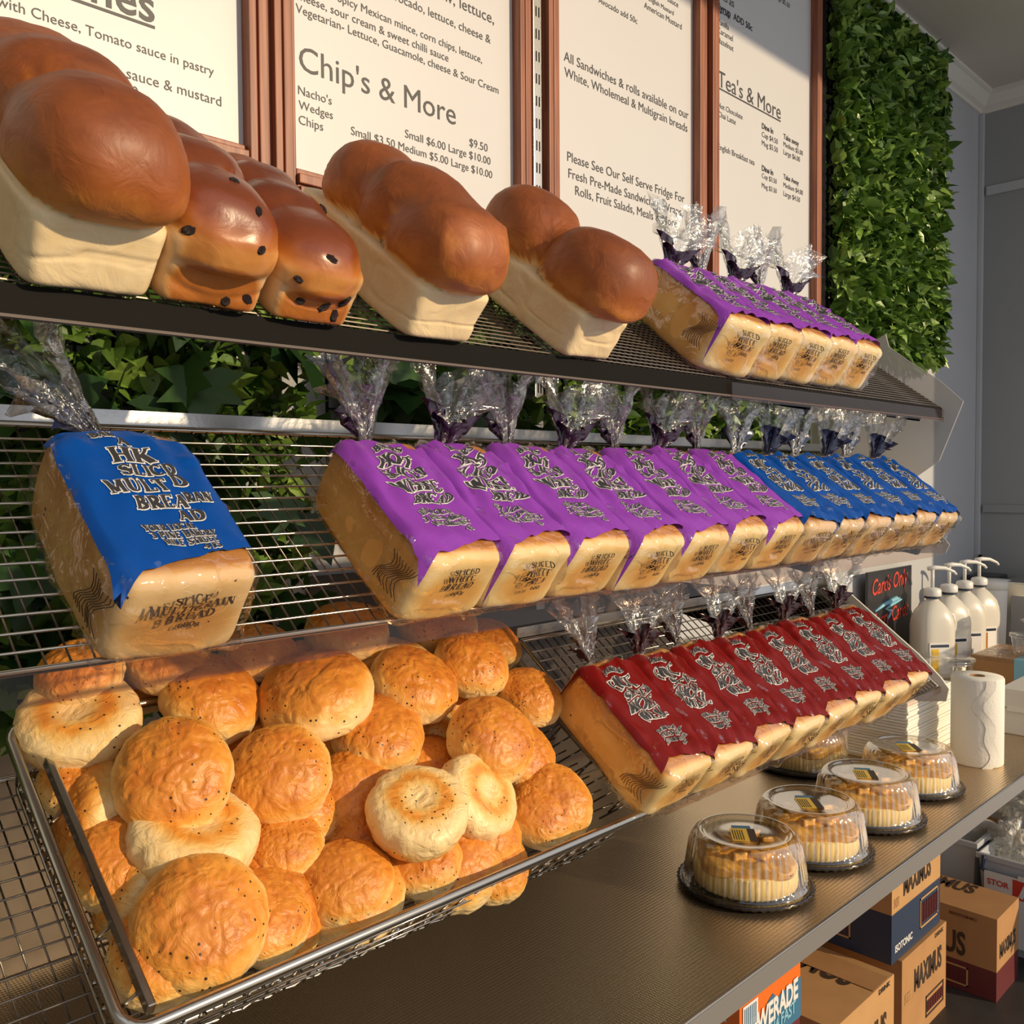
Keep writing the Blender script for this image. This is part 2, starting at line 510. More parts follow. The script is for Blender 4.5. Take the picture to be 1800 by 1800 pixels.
# slotted wall posts that carry the display racks
for x, mat, lab in ((1.524, 'steel', 'bright steel slotted post fixed to the wall between the second and third menu'),
                    (2.905, 'black', 'black wall post behind the far end of the racks beside the hedge')):
    b = MB().box((x - .014, WALL_Y - .05, -.30), (x + .014, WALL_Y, CEIL_Z - .08), 0, .002)
    p = b.build('wall_post', M[mat]); tag(p, lab, 'post')
    s = MB()
    for k in range(34):
        z = -.25 + k * .05
        for dx in (-.006, .003):
            s.box((x + dx, WALL_Y - .0508, z), (x + dx + .003, WALL_Y - .0495, z + .022))
    s.build('slots', M['black'], p, kind='stuff')

# ------------------------------------------------------------------ menu boards
BY = 1.462


def wx(px, py): return onY(px, py, BY)[0]


def text_mesh(s, bold=0.0, align='LEFT'):
    cu = bpy.data.curves.new('t', 'FONT'); cu.body = s; cu.size = 1.0; cu.offset = bold; cu.resolution_u = 3
    o = bpy.data.objects.new('t', cu); COL.objects.link(o)
    bpy.context.view_layer.update()
    me = bpy.data.meshes.new_from_object(o.evaluated_get(bpy.context.evaluated_depsgraph_get()))
    bpy.data.objects.remove(o); bpy.data.curves.remove(cu)
    V = np.array([v.co[:] for v in me.vertices]); F = [tuple(p.vertices) for p in me.polygons]
    bpy.data.meshes.remove(me)
    return V, F


def board_text(parent, s, L, R, bold=0.0, underline=False, color='ink', name='lettering'):
    """one line of print, its baseline running from pixel L to pixel R of the photograph, level on the board"""
    a = onY(*L, BY); b = onY(*R, BY)
    V, F = text_mesh(s, bold)
    x0, x1 = V[:, 0].min(), V[:, 0].max(); k = (b[0] - a[0]) / (x1 - x0); z = (a[2] + b[2]) / 2
    W = [(a[0] + (v[0] - x0) * k, BY - .0008, z + v[1] * k) for v in V]
    m = MB(); m.add(W, F)
    if underline:
        m.box((a[0], BY - .0010, z - .12 * k), (b[0], BY - .0006, z - .06 * k))
    o = m.build(name, M[color], parent)
    return o


def menu_board(name, label, x0, x1, z0, z1, fw_=.048, lines=()):
    t = thing(name, label, 'menu board', (x0, BY, z0), 'framed menus on the wall')
    inv = t.matrix_world.inverted()
    o = MB().box((x0, BY, z0), (x1, WALL_Y, z1)).build('menu_sheet', M['board'], t); o.matrix_parent_inverse = inv
    # moulded frame pieces: outer bead, channel, inner bead
    def piece(a, b, horiz):
        m = MB()
        for (u0, u1, d) in ((0, .30, .026), (.30, .42, .014), (.42, .78, .022), (.78, 1, .012)):
            if horiz: m.box((a[0], BY - d, a[2] + (b[2] - a[2]) * u0), (b[0], WALL_Y, a[2] + (b[2] - a[2]) * u1), 0, .002)
            else: m.box((a[0] + (b[0] - a[0]) * u0, BY - d, a[2]), (a[0] + (b[0] - a[0]) * u1, WALL_Y, b[2]), 0, .002)
        o = m.build('frame_rail', M['wood'], t); o.matrix_parent_inverse = inv
    piece((x0 - fw_, 0, z0 - fw_), (x0, 0, z1), False)
    piece((x1 + fw_, 0, z0 - fw_), (x1, 0, z1), False) if False else piece((x1, 0, z0 - fw_), (x1 + fw_, 0, z1), False)
    piece((x0, 0, z0 - fw_), (x1, 0, z0), True)
    piece((x0, 0, z1), (x1, 0, z1 + fw_), True)
    for ln in lines:
        o = board_text(t, *ln[:3], **(ln[3] if len(ln) > 3 else {})); o.matrix_parent_inverse = inv
    return t


ZB, ZT = .575, 1.60
A_x1 = wx(426, 150); B_x0 = wx(513, 150); B_x1 = wx(901, 150); C_x0 = wx(977, 150); C_x1 = wx(1217.5, 200)
D_x0 = wx(1257, 200); D_x1 = wx(1424.5, 200)
menu_board('menu_board', 'framed menu at the left edge, its heading underlined, above the big pale-sided loaf', -.5, A_x1, ZB + .005, ZT, (B_x0 - A_x1) / 2, [
    ('Lines', (95, -22), (272, 42), dict(underline=True, bold=.012)),
    ('with Cheese, Tomato sauce in pastry', (-6, 12), (376, 132)),
    ('with Tomato sauce & mustard', (60, 92), (389, 184)),
    ('$5.00', (184, 156), (243, 171)), ('$6.00', (188, 185), (246, 199))])
menu_board('menu_board', "framed menu headed Chip's & More with prices, above the raisin loaves", B_x0, B_x1, ZB - .01, ZT, (B_x0 - A_x1) / 2, [
    ('Coleslaw, lettuce,', (712, -22), (868, 34)), ('Ham, avocado, lettuce, cheese &', (640, -16), (862, 70)),
    ('Mexican- Spicy Mexican mince, corn chips, lettuce,', (522, -22), (847, 106)),
    ('cheese, sour cream & sweet chilli sauce', (520, 4), (788, 103)),
    ('Vegetarian- Lettuce, Guacamole, cheese & Sour Cream', (520, 31), (876, 157)),
    ("Chip's & More", (526, 130), (801, 214)),
    ("Nacho's", (524, 166), (583, 184)), ('Wedges', (525, 192), (585, 209)), ('Chips', (525, 218), (568, 230)),
    ('$9.50', (825, 258), (857, 266)), ('Small $6.00 Large $10.00', (712, 244), (862, 288)),
    ('Small $3.50 Medium $5.00 Large $10.00', (617, 240), (865, 311))])
menu_board('menu_board', 'framed menu saying All Sandwiches & rolls available, third from the left', C_x0, C_x1, ZB - .015, ZT, .050, [
    ('Sweet Chilli Sauce', (1128, -26), (1192, 14)), ('Hot English Mustard', (1126, -6), (1184, 26)), ('American Mustard', (1132, 16), (1198, 50)),
    ('Avocado add 50c', (1052, 4), (1120, 43)),
    ('All Sandwiches & rolls available on our', (991, 111), (1210, 206)),
    ('White, Wholemeal & Multigrain breads', (992, 137), (1208, 230)),
    ('Please See Our Self Serve Fridge For', (997, 286), (1203, 354)),
    ('Fresh Pre-Made Sandwiches, Wraps,', (999, 313), (1200, 380)),
    ('Rolls, Fruit Salads, Meals & More', (1011, 343), (1190, 400))])
menu_board('menu_board', "framed menu headed Tea's & More, next to the green leaf hedge", D_x0, D_x1, ZB - .02, ZT, .050, [
    ('Extras', (1261, -4), (1290, 12)), ('Syrup', (1261, 16), (1284, 31), dict(bold=.03, underline=True)), ('ADD 50c', (1289, 35), (1322, 54), dict(bold=.02)),
    ('Vanilla', (1261, 42), (1281, 52)), ('Caramel', (1261, 58), (1288, 72)), ('Hazelnut', (1261, 76), (1289, 89)),
    ('Large $5.50', (1361, -4), (1388, 14)),
    ("Tea's & More", (1262, 152), (1372, 209), dict(underline=True)),
    ('Hot Chocolate', (1262, 189), (1305, 210)), ('Chai Latte', (1262, 205), (1293, 219)),
    ('Dine In', (1339, 226), (1359, 235), dict(bold=.03)), ('Cup $4.50', (1339, 241), (1367, 253)), ('Mug $5.50', (1339, 256), (1367, 268)),
    ('Take away', (1377, 244), (1404, 257), dict(bold=.02)), ('Medium $5.00', (1377, 257), (1411, 274)), ('Large $6.00', (1377, 271), (1406, 285)),
    ('English Breakfast tea', (1262, 262), (1326, 291)),
    ('Dine In', (1339, 300), (1359, 308), dict(bold=.03)), ('Cup $3.50', (1339, 313), (1365, 323)), ('Mug $3.50', (1339, 330), (1365, 340)),
    ('Take Away', (1377, 314), (1404, 326), dict(bold=.02)), ('Medium $4.00', (1377, 330), (1411, 342)), ('Large $4.50', (1377, 344), (1406, 356))])

# ------------------------------------------------------------------ artificial hedge
rng = random.Random(7)


def leaf_blade(L, W, cup, n=4):
    """a folded pointed leaf along +Y, face up"""
    V = [(0, 0, 0)]; F = []
    for i in range(1, n):
        t = i / n; w = W * math.sin(math.pi * t ** .8) * .5
        z = -cup * L * t * t
        V += [(-w, L * t, z + w * .45), (0, L * t, z), (w, L * t, z + w * .45)]
    V.append((0, L, -cup * L))
    F += [(0, 2, 1), (0, 3, 2)]
    for i in range(n - 2):
        a = 1 + 3 * i; F += [(a, a + 1, a + 4, a + 3), (a + 1, a + 2, a + 5, a + 4)]
    a = 1 + 3 * (n - 2); e = len(V) - 1
    F += [(a, a + 1, e), (a + 1, a + 2, e)]
    return np.array(V), F


def ivy_blade(S):
    pts = [(0, 0), (.28, -.12), (.62, -.02), (.36, .22), (.60, .52), (.26, .50), (0, 1.0), (-.26, .50), (-.60, .52), (-.36, .22), (-.62, -.02), (-.28, -.12)]
    V = [(x * S, y * S, -.12 * S * (x * x + y * y) + .10 * S * abs(x)) for x, y in pts] + [(0, .3 * S, -.02 * S)]
    F = [(12, i, (i + 1) % 12) for i in range(12)]
    return np.array(V), F


def rot_to(d, roll):
    """matrix whose +Y is d and whose +Z is rolled about it"""
    y = Vector(d).normalized(); a = Vector((0, 0, 1)) if abs(y.z) < .9 else Vector((1, 0, 0))
    x = y.cross(a).normalized(); z = x.cross(y)
    R = Matrix((x, y, z)).transposed()
    return Matrix.Rotation(roll, 3, y) @ R


BL = leaf_blade(1, .62, .25)
leaf_me = mesh('leaf', BL[0], BL[1], M['leaf'], True)
ivy_me = mesh('ivy_leaf', *ivy_blade(1), M['ivy'], True)


def hedge(name, label, x0, x1, z0, z1, count, size, singles, ivy=0, thick=.05, holes=()):
    t = thing(name, label, 'artificial hedge', ((x0 + x1) / 2, WALL_Y, z0), None)
    inv = t.matrix_world.inverted()
    g = MB()
    nx = int((x1 - x0) / .03); nz = int((z1 - z0) / .03)
    for i in range(nx + 1):
        x = x0 + (x1 - x0) * i / nx; g.box((x - .0015, WALL_Y - .008, z0), (x + .0015, WALL_Y - .001, z1))
    for i in range(nz + 1):
        z = z0 + (z1 - z0) * i / nz; g.box((x0, WALL_Y - .008, z - .0015), (x1, WALL_Y - .001, z + .0015))
    o = g.build('backing_grid', M['backing'], t, kind='stuff'); o.matrix_parent_inverse = inv
    Vs = []; Fs = []; tone = []; b = 0
    LV, LF = BL
    IV, IF = ivy_blade(1)
    def place():
        while True:
            x = rng.uniform(x0, x1); z = rng.uniform(z0, z1)
            if not any(h[0] < x < h[1] and h[2] < z < h[3] for h in holes): break
        dep = thick * rng.random() ** .6
        return x, z, dep
    for k in range(count):
        x, z, dep = place()
        d = (rng.gauss(0, .8), -rng.uniform(.15, 1.0), rng.gauss(.15, .8))
        R = np.array(rot_to(d, rng.uniform(-1.2, 1.2))); s = size * rng.uniform(.65, 1.25)
        isivy = rng.random() < ivy
        BV, BF = (IV, IF) if isivy else (LV, LF)
        if isivy: s *= 1.3
        Q = (BV * s) @ R.T + np.array([x, WALL_Y - .022 - dep, z]); Q[:, 1] -= max(0, Q[:, 1].max() - WALL_Y + .003)
        Vs.append(Q); Fs += [tuple(i + b for i in f) for f in BF]
        tone += [rng.random() * .999] * len(BV); b += len(BV)
    o = obj('foliage', mesh('foliage', np.vstack(Vs), Fs, M['leaf'], False, {'tone': tone}), t); o['kind'] = 'stuff'; o.matrix_parent_inverse = inv
    for k in range(singles):
        x, z, dep = place()
        isivy = ivy and k % 2 == 0
        d = (rng.gauss(0, .7), -rng.uniform(.3, .9), rng.gauss(-.1 if not isivy else -.9, .7))
        R = rot_to(d, rng.uniform(-.9, .9)).to_4x4(); s = size * (rng.uniform(1.0, 1.35) if not isivy else rng.uniform(1.7, 2.6))
        mw = Matrix.Translation(Vector((x, WALL_Y - .022 - (.5 * s if isivy else 0) - thick * rng.uniform(.75, 1.1), z))) @ R @ Matrix.Scale(s, 4)
        o = obj('ivy_leaf' if isivy else 'leaf', ivy_me if isivy else leaf_me, t); o.matrix_parent_inverse = inv; o.matrix_basis = mw
    return t


hedge('hedge_panel', 'tall green artificial leaf hedge on the wall right of the menus', 2.965, 3.90, .44, 1.69, 7000, .056, 290)
hedge('hedge_panel', 'dark green ivy and leaf hedge on the wall behind the nearest racks', -.35, .88, -.36, .43, 4000, .046, 230, ivy=.16, thick=.07)
hedge('hedge_panel', 'middle leaf hedge on the wall left of the bright steel post', .98, 1.49, .02, .50, 1500, .046, 110, ivy=.10, thick=.07, holes=[(1.37, 1.50, .16, .24)])
hedge('hedge_panel', 'leaf hedge on the wall behind the bag necks at the far end of the racks', 1.56, 2.93, .00, .50, 2800, .048, 170, thick=.06)

# ------------------------------------------------------------------ counter
ct = thing('counter', 'long ribbed stainless steel counter with a folded grey front edge', 'counter', (1.5, 1.1, FLOOR_Z))
ctI = ct.matrix_world.inverted()
def cpart(mb, name, mat):
    o = mb.build(name, mat, ct); o.matrix_parent_inverse = ctI; return o
cpart(MB().box((-.6, .705, COUNTER_Z - .012), (RIGHT_X - .03, WALL_Y - .002, COUNTER_Z)), 'countertop', M['tread'])
cpart(MB().box((-.6, .700, COUNTER_Z - .037), (RIGHT_X - .03, .705, COUNTER_Z - .0005)).box((-.6, .705, COUNTER_Z - .037), (RIGHT_X - .03, .735, COUNTER_Z - .034)), 'front_lip', M['lip'])
cpart(MB().tube([(-.6, .7015, COUNTER_Z - .001), (RIGHT_X - .03, .7015, COUNTER_Z - .001)], .0022, 8), 'edge_bead', M['chrome'])
for x in (-.5, 4.40):
    for y in (.76, 1.44):
        cpart(MB().box((x - .018, y - .018, FLOOR_Z), (x + .018, y + .018, COUNTER_Z - .012), 0, .003), 'leg', M['steel'])

# ------------------------------------------------------------------ display racks
wire_me = {}
def wire_mesh(r, mat):
    k = (r, mat)
    if k not in wire_me:
        wire_me[k] = mesh('wire', *(lambda m: (m.V, m.F))(MB().tube([(0, 0, 0), (1, 0, 0)], r, 6)), M[mat], True)
    return wire_me[k]


def wire(parent, a, b, r, mat='chrome', name='wire'):
    a = Vector(a); b = Vector(b); d = b - a
    R = d.to_track_quat('X', 'Z').to_matrix().to_4x4()
    o = obj(name, wire_mesh(r, mat), parent)
    o.matrix_basis = Matrix.Translation(a) @ R @ Matrix.Diagonal((d.length, 1, 1, 1))
    return o


def rack(i, label, x0, x1, n0=0.0, depth=.33, long_step=.0203, cross_step=.0185, front=True, ledge=True, M0=None, wm='chrome'):
    """sloping wire deck in a local frame: X along, Y up the slope, Z off the deck"""
    t = thing('wire_rack', label, 'display rack', M0 if M0 is not None else shelf_mat(i, 0, 0, n0))
    n = int(depth / long_step)
    for k in range(1, n):
        wire(t, (x0, k * long_step, 0), (x1, k * long_step, 0), .00125, wm)
    m = int((x1 - x0) / cross_step)
    for k in range(m + 1):
        x = x0 + (x1 - x0) * k / m
        wire(t, (x, .004, -.0030), (x, depth, -.0030), .0010, 'wire_dark', 'cross_wire')
    MB().tube([(x0, 0, 0), (x1, 0, 0)], .0032, 10).build('front_rail', M['chrome'], t, True)
    MB().tube([(x0, depth, 0), (x1, depth, 0)], .0032, 10).build('back_rail', M['chrome'], t, True)
    for x in (x0, x1):
        MB().tube([(x, 0, 0), (x, depth, 0)], .003, 10).build('side_rail', M['chrome'], t, True)
    c = math.cos(TILT); s_ = math.sin(TILT)
    if ledge:   # flat steel ledge behind the slope, level in the room
        h = MB()
        def g(y, z): return (y * c + z * s_, -y * s_ + z * c)
        for (ya, za, yb, zb) in ((.006, .004, .006, .020),):
            p = g(ya, za); q = g(yb, zb)
            V = [(x0, depth + p[0], p[1]), (x1, depth + p[0], p[1]), (x1, depth + q[0], q[1]), (x0, depth + q[0], q[1])]
            V += [(v[0], v[1] + .003 * c, v[2] - .003 * s_) for v in V]
            h.add(V, [(0, 1, 2, 3), (7, 6, 5, 4), (0, 4, 5, 1), (1, 5, 6, 2), (2, 6, 7, 3), (3, 7, 4, 0)])
        h.build('back_ledge', M['steel'], t)
    return t


def bracket(x, i, n0, parent_label, y1=1.455):
    """black arm from the wall post under a rack"""
    p0 = shelf_pt(i, x, .02, n0 - .016); p1 = shelf_pt(i, x, .32, n0 - .016)
    m = MB(); w = .008
    q = [p0, p1, np.array([x, y1, p1[2] - .0]), np.array([x, y1, p1[2] - .07]), p0 + np.array([0, .01, -.022])]
    V = [(v[0] - w, v[1], v[2]) for v in q] + [(v[0] + w, v[1], v[2]) for v in q]
    m.add(V, [(0, 1, 2, 3, 4), (9, 8, 7, 6, 5)] + [(k, 5 + k, 5 + (k + 1) % 5, (k + 1) % 5) for k in range(5)])
    return tag(m.build('bracket', M['black']), parent_label, 'bracket')


X_END = 2.05
r2 = rack(2, 'chrome wire rack holding the purple and blue bread bags', -.30, X_END)
r3 = rack(3, 'chrome wire rack under the dark red bread bags', 1.018, X_END, -.004)
r4 = rack(3, 'low chrome wire rack under the basket of rolls', -.10, .86, M0=Matrix.Translation((0, .806, -.500)) @ Matrix.Rotation(math.radians(33), 4, 'X'), ledge=False, wm='wire_dark')
# clear ticket strip hanging from the front rail of the middle rack
inv = Matrix.Rotation(-TILT, 4, 'X')
def strip(root, x0, x1, y, h, mat, name):
    m = MB().box((x0, -.0060, -h), (x1, -.0045, .002), 0)
    o = m.build(name, M[mat], root); o.matrix_basis = inv; return o
strip(r2, -.30, X_END, 0, .026, 'strip', 'ticket_strip')
strip(r3, 1.035, X_END, 0, .012, 'strip', 'ticket_strip')

# top rack: black angle front, fine mesh deck
inv = Matrix.Rotation(-TILTS[1], 4, 'X')
t1 = thing('mesh_rack', 'black fronted rack with fine mesh deck carrying the big unsliced loaves', 'display rack', shelf_mat(1, 0, 0, 0))
MB().box((-.30, -.0, -.0235), (X_END, .003, .0)).box((-.30, -.0035, -.0245), (X_END, .003, -.0215)).build('front_band', M['black'], t1, M=inv)
MB().box((-.30, -.0048, -.0262), (X_END, .004, -.0238)).build('lip_strip', M['lip_dark'], t1, M=inv)
g = MB()
k = -.30
while k < X_END:
    g.tube([(k, .002, -.002), (k, .345, -.002)], .0009, 4, cap=False); k += .0125
k = .006
while k < .345:
    g.tube([(-.30, k, -.0005), (X_END, k, -.0005)], .0009, 4, cap=False); k += .0105
g.build('mesh_deck', M['wire_dark'], t1, kind='stuff')
for xx in (-.2, .30, .795, 1.29, 1.78, X_END - .002):
    MB().box((xx - .0025, .0, -.014), (xx + .0025, .35, -.004)).build('deck_bar', M['wire_dark'], t1)
MB().tube([(-.30, .348, 0), (X_END, .348, 0)], .003, 8).build('back_rail', M['chrome'], t1, True)
o = MB().box((1.20, -.0075, -.0310), (X_END - .01, -.006, -.0050)).build('ticket_strip', M['strip'], t1, M=inv)

for i, n0, nm in ((1, -.006, 'top'), (2, -.004, 'middle'), (3, -.006, 'bottom')):
    for x, ps in ((1.524, 'at the steel wall post'), (2.02, 'at the far end of the rack')):
        if i == 3 and x < 2: continue
        bracket(x, i, n0, 'black %s bracket under the %s rack' % (ps, nm) if x < 2 else 'black end bracket of the %s rack' % nm)
for x in (-.06,):
    bracket(x, 3, -.11, 'black bracket under the near end of the low rack')

# translucent end panels
def end_panel(label, i, prof, x, mat, th=.004):
    V = [(x, p[0], p[1]) for p in prof] + [(x + th, p[0], p[1]) for p in prof]; n = len(prof)
    F = [tuple(range(n)), tuple(range(n, 2 * n))[::-1]] + [(k, (k + 1) % n, n + (k + 1) % n, n + k) for k in range(n)]
    return tag(obj('end_panel', mesh('end_panel', V, F, M[mat])), label, 'panel')
end_panel('milky plastic end panel beside the top rack', 1, [(.711, .162), (.735, .186), (.762, .212), (.823, .256), (.872, .296), (.880, .325), (.900, .315), (1.03, .40), (1.06, .34), (1.06, -.06), (.86, -.03), (.806, .003), (.76, .036)], X_END + .012, 'frost')
end_panel('cream acrylic end panel beside the red bags', 3, [(.735, -.462), (.752, -.440), (.800, -.395), (1.02, -.225), (1.06, -.225), (1.06, -.42), (.80, -.50), (.74, -.49)], X_END + .012, 'acrylic', .006)
end_panel('grey plastic end panel beside the blue bags', 2, [(.752, -.150), (.80, -.09), (1.02, .085), (1.06, .085), (1.06, -.17), (.82, -.172), (.76, -.168)], X_END + .055, 'frost')
# ------------------------------------------------------------------ bread shapes (star-shaped unions, vectorised)
def sbox_t(D, h, p=9.0):
    return 1.0 / (np.sum(np.abs(D / h) ** p, axis=1)) ** (1 / p)


def ell_t(D, c, r, low=.028, p=2.5):
    """exit distance of rays D from a swollen lobe that is flat below its middle"""
    def val(t):
        q = D * t - c
        rz = np.where(q[:, 2] < 0, low, r[2])
        return np.abs(q[:, 0] / r[0]) ** p + np.abs(q[:, 1] / r[1]) ** p + np.abs(q[:, 2] / rz) ** p - 1
    ts = np.linspace(0, 6.0, 150)
    best = np.zeros(len(D)); c = np.array(c)
    f0 = None
    for a, b in zip(ts[:-1], ts[1:]):
        if f0 is None: f0 = val(a)
        f1 = val(b)
        m = (f0 <= 0) & (f1 > 0)
        best = np.where(m, a + (b - a) * (-f0) / np.maximum(f1 - f0, 1e-9), best)
        f0 = f1
    return best


def ell_quad(D, c, r):
    d = D / r; o = -np.array(c) / r
    A = (d * d).sum(1); B = 2 * (d * o).sum(1); C = (o * o).sum() - 1
    disc = B * B - 4 * A * C
    t = np.where(disc > 0, (-B + np.sqrt(np.maximum(disc, 0))) / (2 * A), 0)
    return np.maximum(t, 0)


def loaf_mesh(name, W, L, H, crown, lobes, mat, seed, over=.006, base_dark=0.0, n=34, top_taper=.10, twist=0.0, sag=0.0):
    """tin loaf: width W, length L (front end at y=0), tin height H, then a crown of swollen lobes"""
    D0, F = cubes(n)
    h = np.array([W / 2, L / 2, H / 2])
    D = D0 * h
    tb = sbox_t(D, h, 12)
    Dw = D * (1 + .05 * fbm(D * 14 + seed, seed + 21, 2))[:, None]
    ts = []
    for (cy, ry, cz, rz, rx) in lobes:
        ts.append(ell_t(Dw, (0, cy - L / 2, cz - H / 2), np.array([rx, ry, rz]), max(.018, cz - H * .86)))
    tl = np.max(ts, axis=0)
    K = 16
    Tl = (np.sum([np.maximum(t, 1e-6) ** K for t in ts], axis=0)) ** (1 / K)
    T = (np.maximum(tb, 1e-6) ** 26 + Tl ** 26) ** (1 / 26)
    P = D * T[:, None]
    rel = (tl - tb) / np.maximum(tb, 1e-6)
    zz = P[:, 2] + H / 2
    # tin taper
    tp = 1 - top_taper * np.clip(1 - zz / H, 0, 1)
    P[:, 0] *= tp
    if sag:
        side = np.clip(1 - ((zz - H * .5) / (H * .5)) ** 2, 0, 1)
        P[:, 0] *= 1 - sag * side
    crust = 1 / (1 + np.exp(-rel * 60))
    ht = np.clip((zz - H) / max(crown, 1e-3), 0, 1)
    crust = np.clip(crust * (.38 + .56 * ht ** .8), 0, 1)
    if len(ts) > 1:      # pale stretch marks where two lobes meet
        S = np.sort(np.array(ts), axis=0); gap = (S[-1] - S[-2]) / np.maximum(S[-1], 1e-6)
        wv = gap + .012 * vnoise(D * 30, seed + 40)
        crust = crust - .22 * np.exp(-((wv - .012) / .014) ** 2) * (rel > 0) + .10 * np.exp(-(wv / .006) ** 2) * (rel > 0)
        P = P - (P / np.linalg.norm(P, axis=1)[:, None]) * (.0050 * np.exp(-(wv / .018) ** 2) * (rel > 0))[:, None]
    nz = fbm(P * 26 + seed * 3.1, seed, 3) - 1.1 * np.clip(.12 - np.abs(vnoise(P * np.array([14, 14, 46]) + seed, seed + 31)), 0, 1) * 6 * (rel < 0); P = P + (P / np.linalg.norm(P, axis=1)[:, None]) * (nz * .0018)[:, None]
    nz2 = vnoise(P * 9 + seed, seed + 5); P = P + (P / np.linalg.norm(P, axis=1)[:, None]) * (nz2 * .0022)[:, None]
    crust = crust + .05 * vnoise(P * 14, seed + 9)
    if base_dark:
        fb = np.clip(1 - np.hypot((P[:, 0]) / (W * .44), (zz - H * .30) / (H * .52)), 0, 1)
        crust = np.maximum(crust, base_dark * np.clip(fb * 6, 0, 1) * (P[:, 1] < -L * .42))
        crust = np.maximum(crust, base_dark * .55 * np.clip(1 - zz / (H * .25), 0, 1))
    crust = np.clip(crust, 0, 1)
    if twist: P[:, 0] += twist * (P[:, 1] / L) ** 2
    P[:, 1] += L / 2; P[:, 2] += H / 2
    P[:, 2] -= P[:, 2].min()
    return mesh(name, P, F, mat, True, {'crust': crust})


def loaf(label, i, x, s, yaw, W, L, H, crown, lobes, mat, seed, cat='bread loaf', name='bread_loaf', raisins=0, **kw):
    me = loaf_mesh(name, W, L, H, crown, lobes, M[mat], seed, **kw)
    t = obj(name, me); tag(t, label, cat, 'unsliced loaves on the top rack'); t.matrix_world = shelf_mat(i, x, s, .002, yaw)
    if raisins:
        bv = BVHTree.FromPolygons([v.co[:] for v in me.vertices], [tuple(p.vertices) for p in me.polygons])
        r = random.Random(seed)
        D0, F0 = cubes(4)
        rv = D0 / np.linalg.norm(D0, axis=1)[:, None]
        rv = rv * (1 + .18 * vnoise(rv * 3, seed))[:, None]
        rme = mesh('raisin', rv, F0, M['raisin'], True)
        k = 0
        spots = kw_spots.get(seed, [])
        while k < raisins:
            if k < len(spots): sx, sz, front = spots[k]
            else: sx, sz, front = r.uniform(-.4, .4) * W, r.uniform(.1, .8) * H, r.random() < .5
            if front: hit = bv.ray_cast(Vector((sx, -.2, sz)), Vector((0, 1, 0)))
            else: hit = bv.ray_cast(Vector((sx, r.uniform(0, .16), .4)), Vector((0, 0, -1)))
            k += 1
            if hit[0] is None: continue
            R = hit[1].to_track_quat('Z', 'Y').to_matrix().to_4x4() @ Matrix.Rotation(r.uniform(0, 3), 4, 'Z')
            o = obj('raisin', rme, t); o.matrix_basis = Matrix.Translation(hit[0]) @ R @ Matrix.Diagonal((r.uniform(.004, .0068), r.uniform(.003, .0045), .0022, 1))
    return t


kw_spots = {21: [(-.036, .068, True), (.012, .012, True), (.030, .018, True), (.02, .07, True)],
            22: [(-.030, .046, True), (-.018, .024, True), (.026, .034, True), (.008, .022, True), (.022, .014, True), (.024, .105, True), (-.004, .070, True)]}
loaf('huge pale-sided white loaf with dark brown crown, leftmost on the top rack', 1, .270, -.010, math.radians(2), .110, .25, .064, .085,
     [(.046, .068, .082, .068, .060), (.128, .052, .094, .062, .060), (.200, .056, .080, .064, .060)], 'loaf', 11, sag=.03, top_taper=.10)
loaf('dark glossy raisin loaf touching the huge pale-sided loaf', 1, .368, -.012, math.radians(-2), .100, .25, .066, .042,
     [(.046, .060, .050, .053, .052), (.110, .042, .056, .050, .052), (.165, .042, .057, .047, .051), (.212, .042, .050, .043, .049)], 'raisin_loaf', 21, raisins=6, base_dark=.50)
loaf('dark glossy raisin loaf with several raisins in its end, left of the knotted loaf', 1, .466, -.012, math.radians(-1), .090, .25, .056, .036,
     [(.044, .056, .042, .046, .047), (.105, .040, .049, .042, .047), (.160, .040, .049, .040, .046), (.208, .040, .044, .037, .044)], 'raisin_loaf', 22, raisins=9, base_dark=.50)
loaf('pale-sided white loaf with shiny brown knotted crown, middle of the top rack', 1, .622, -.014, math.radians(3), .106, .25, .062, .085,
     [(.044, .062, .080, .066, .058), (.115, .042, .094, .058, .057), (.182, .052, .082, .060, .057), (.016, .028, .096, .040, .048), (.085, .030, .112, .040, .040)], 'loaf', 12, sag=.04, top_taper=.08)
loaf('smaller white loaf with two-humped brown crown next to the purple bags', 1, .863, -.010, math.radians(2), .104, .24, .062, .085,
     [(.044, .070, .080, .066, .058), (.170, .066, .078, .064, .056), (.020, .030, .094, .040, .046)], 'loaf', 13, sag=.04, top_taper=.08)

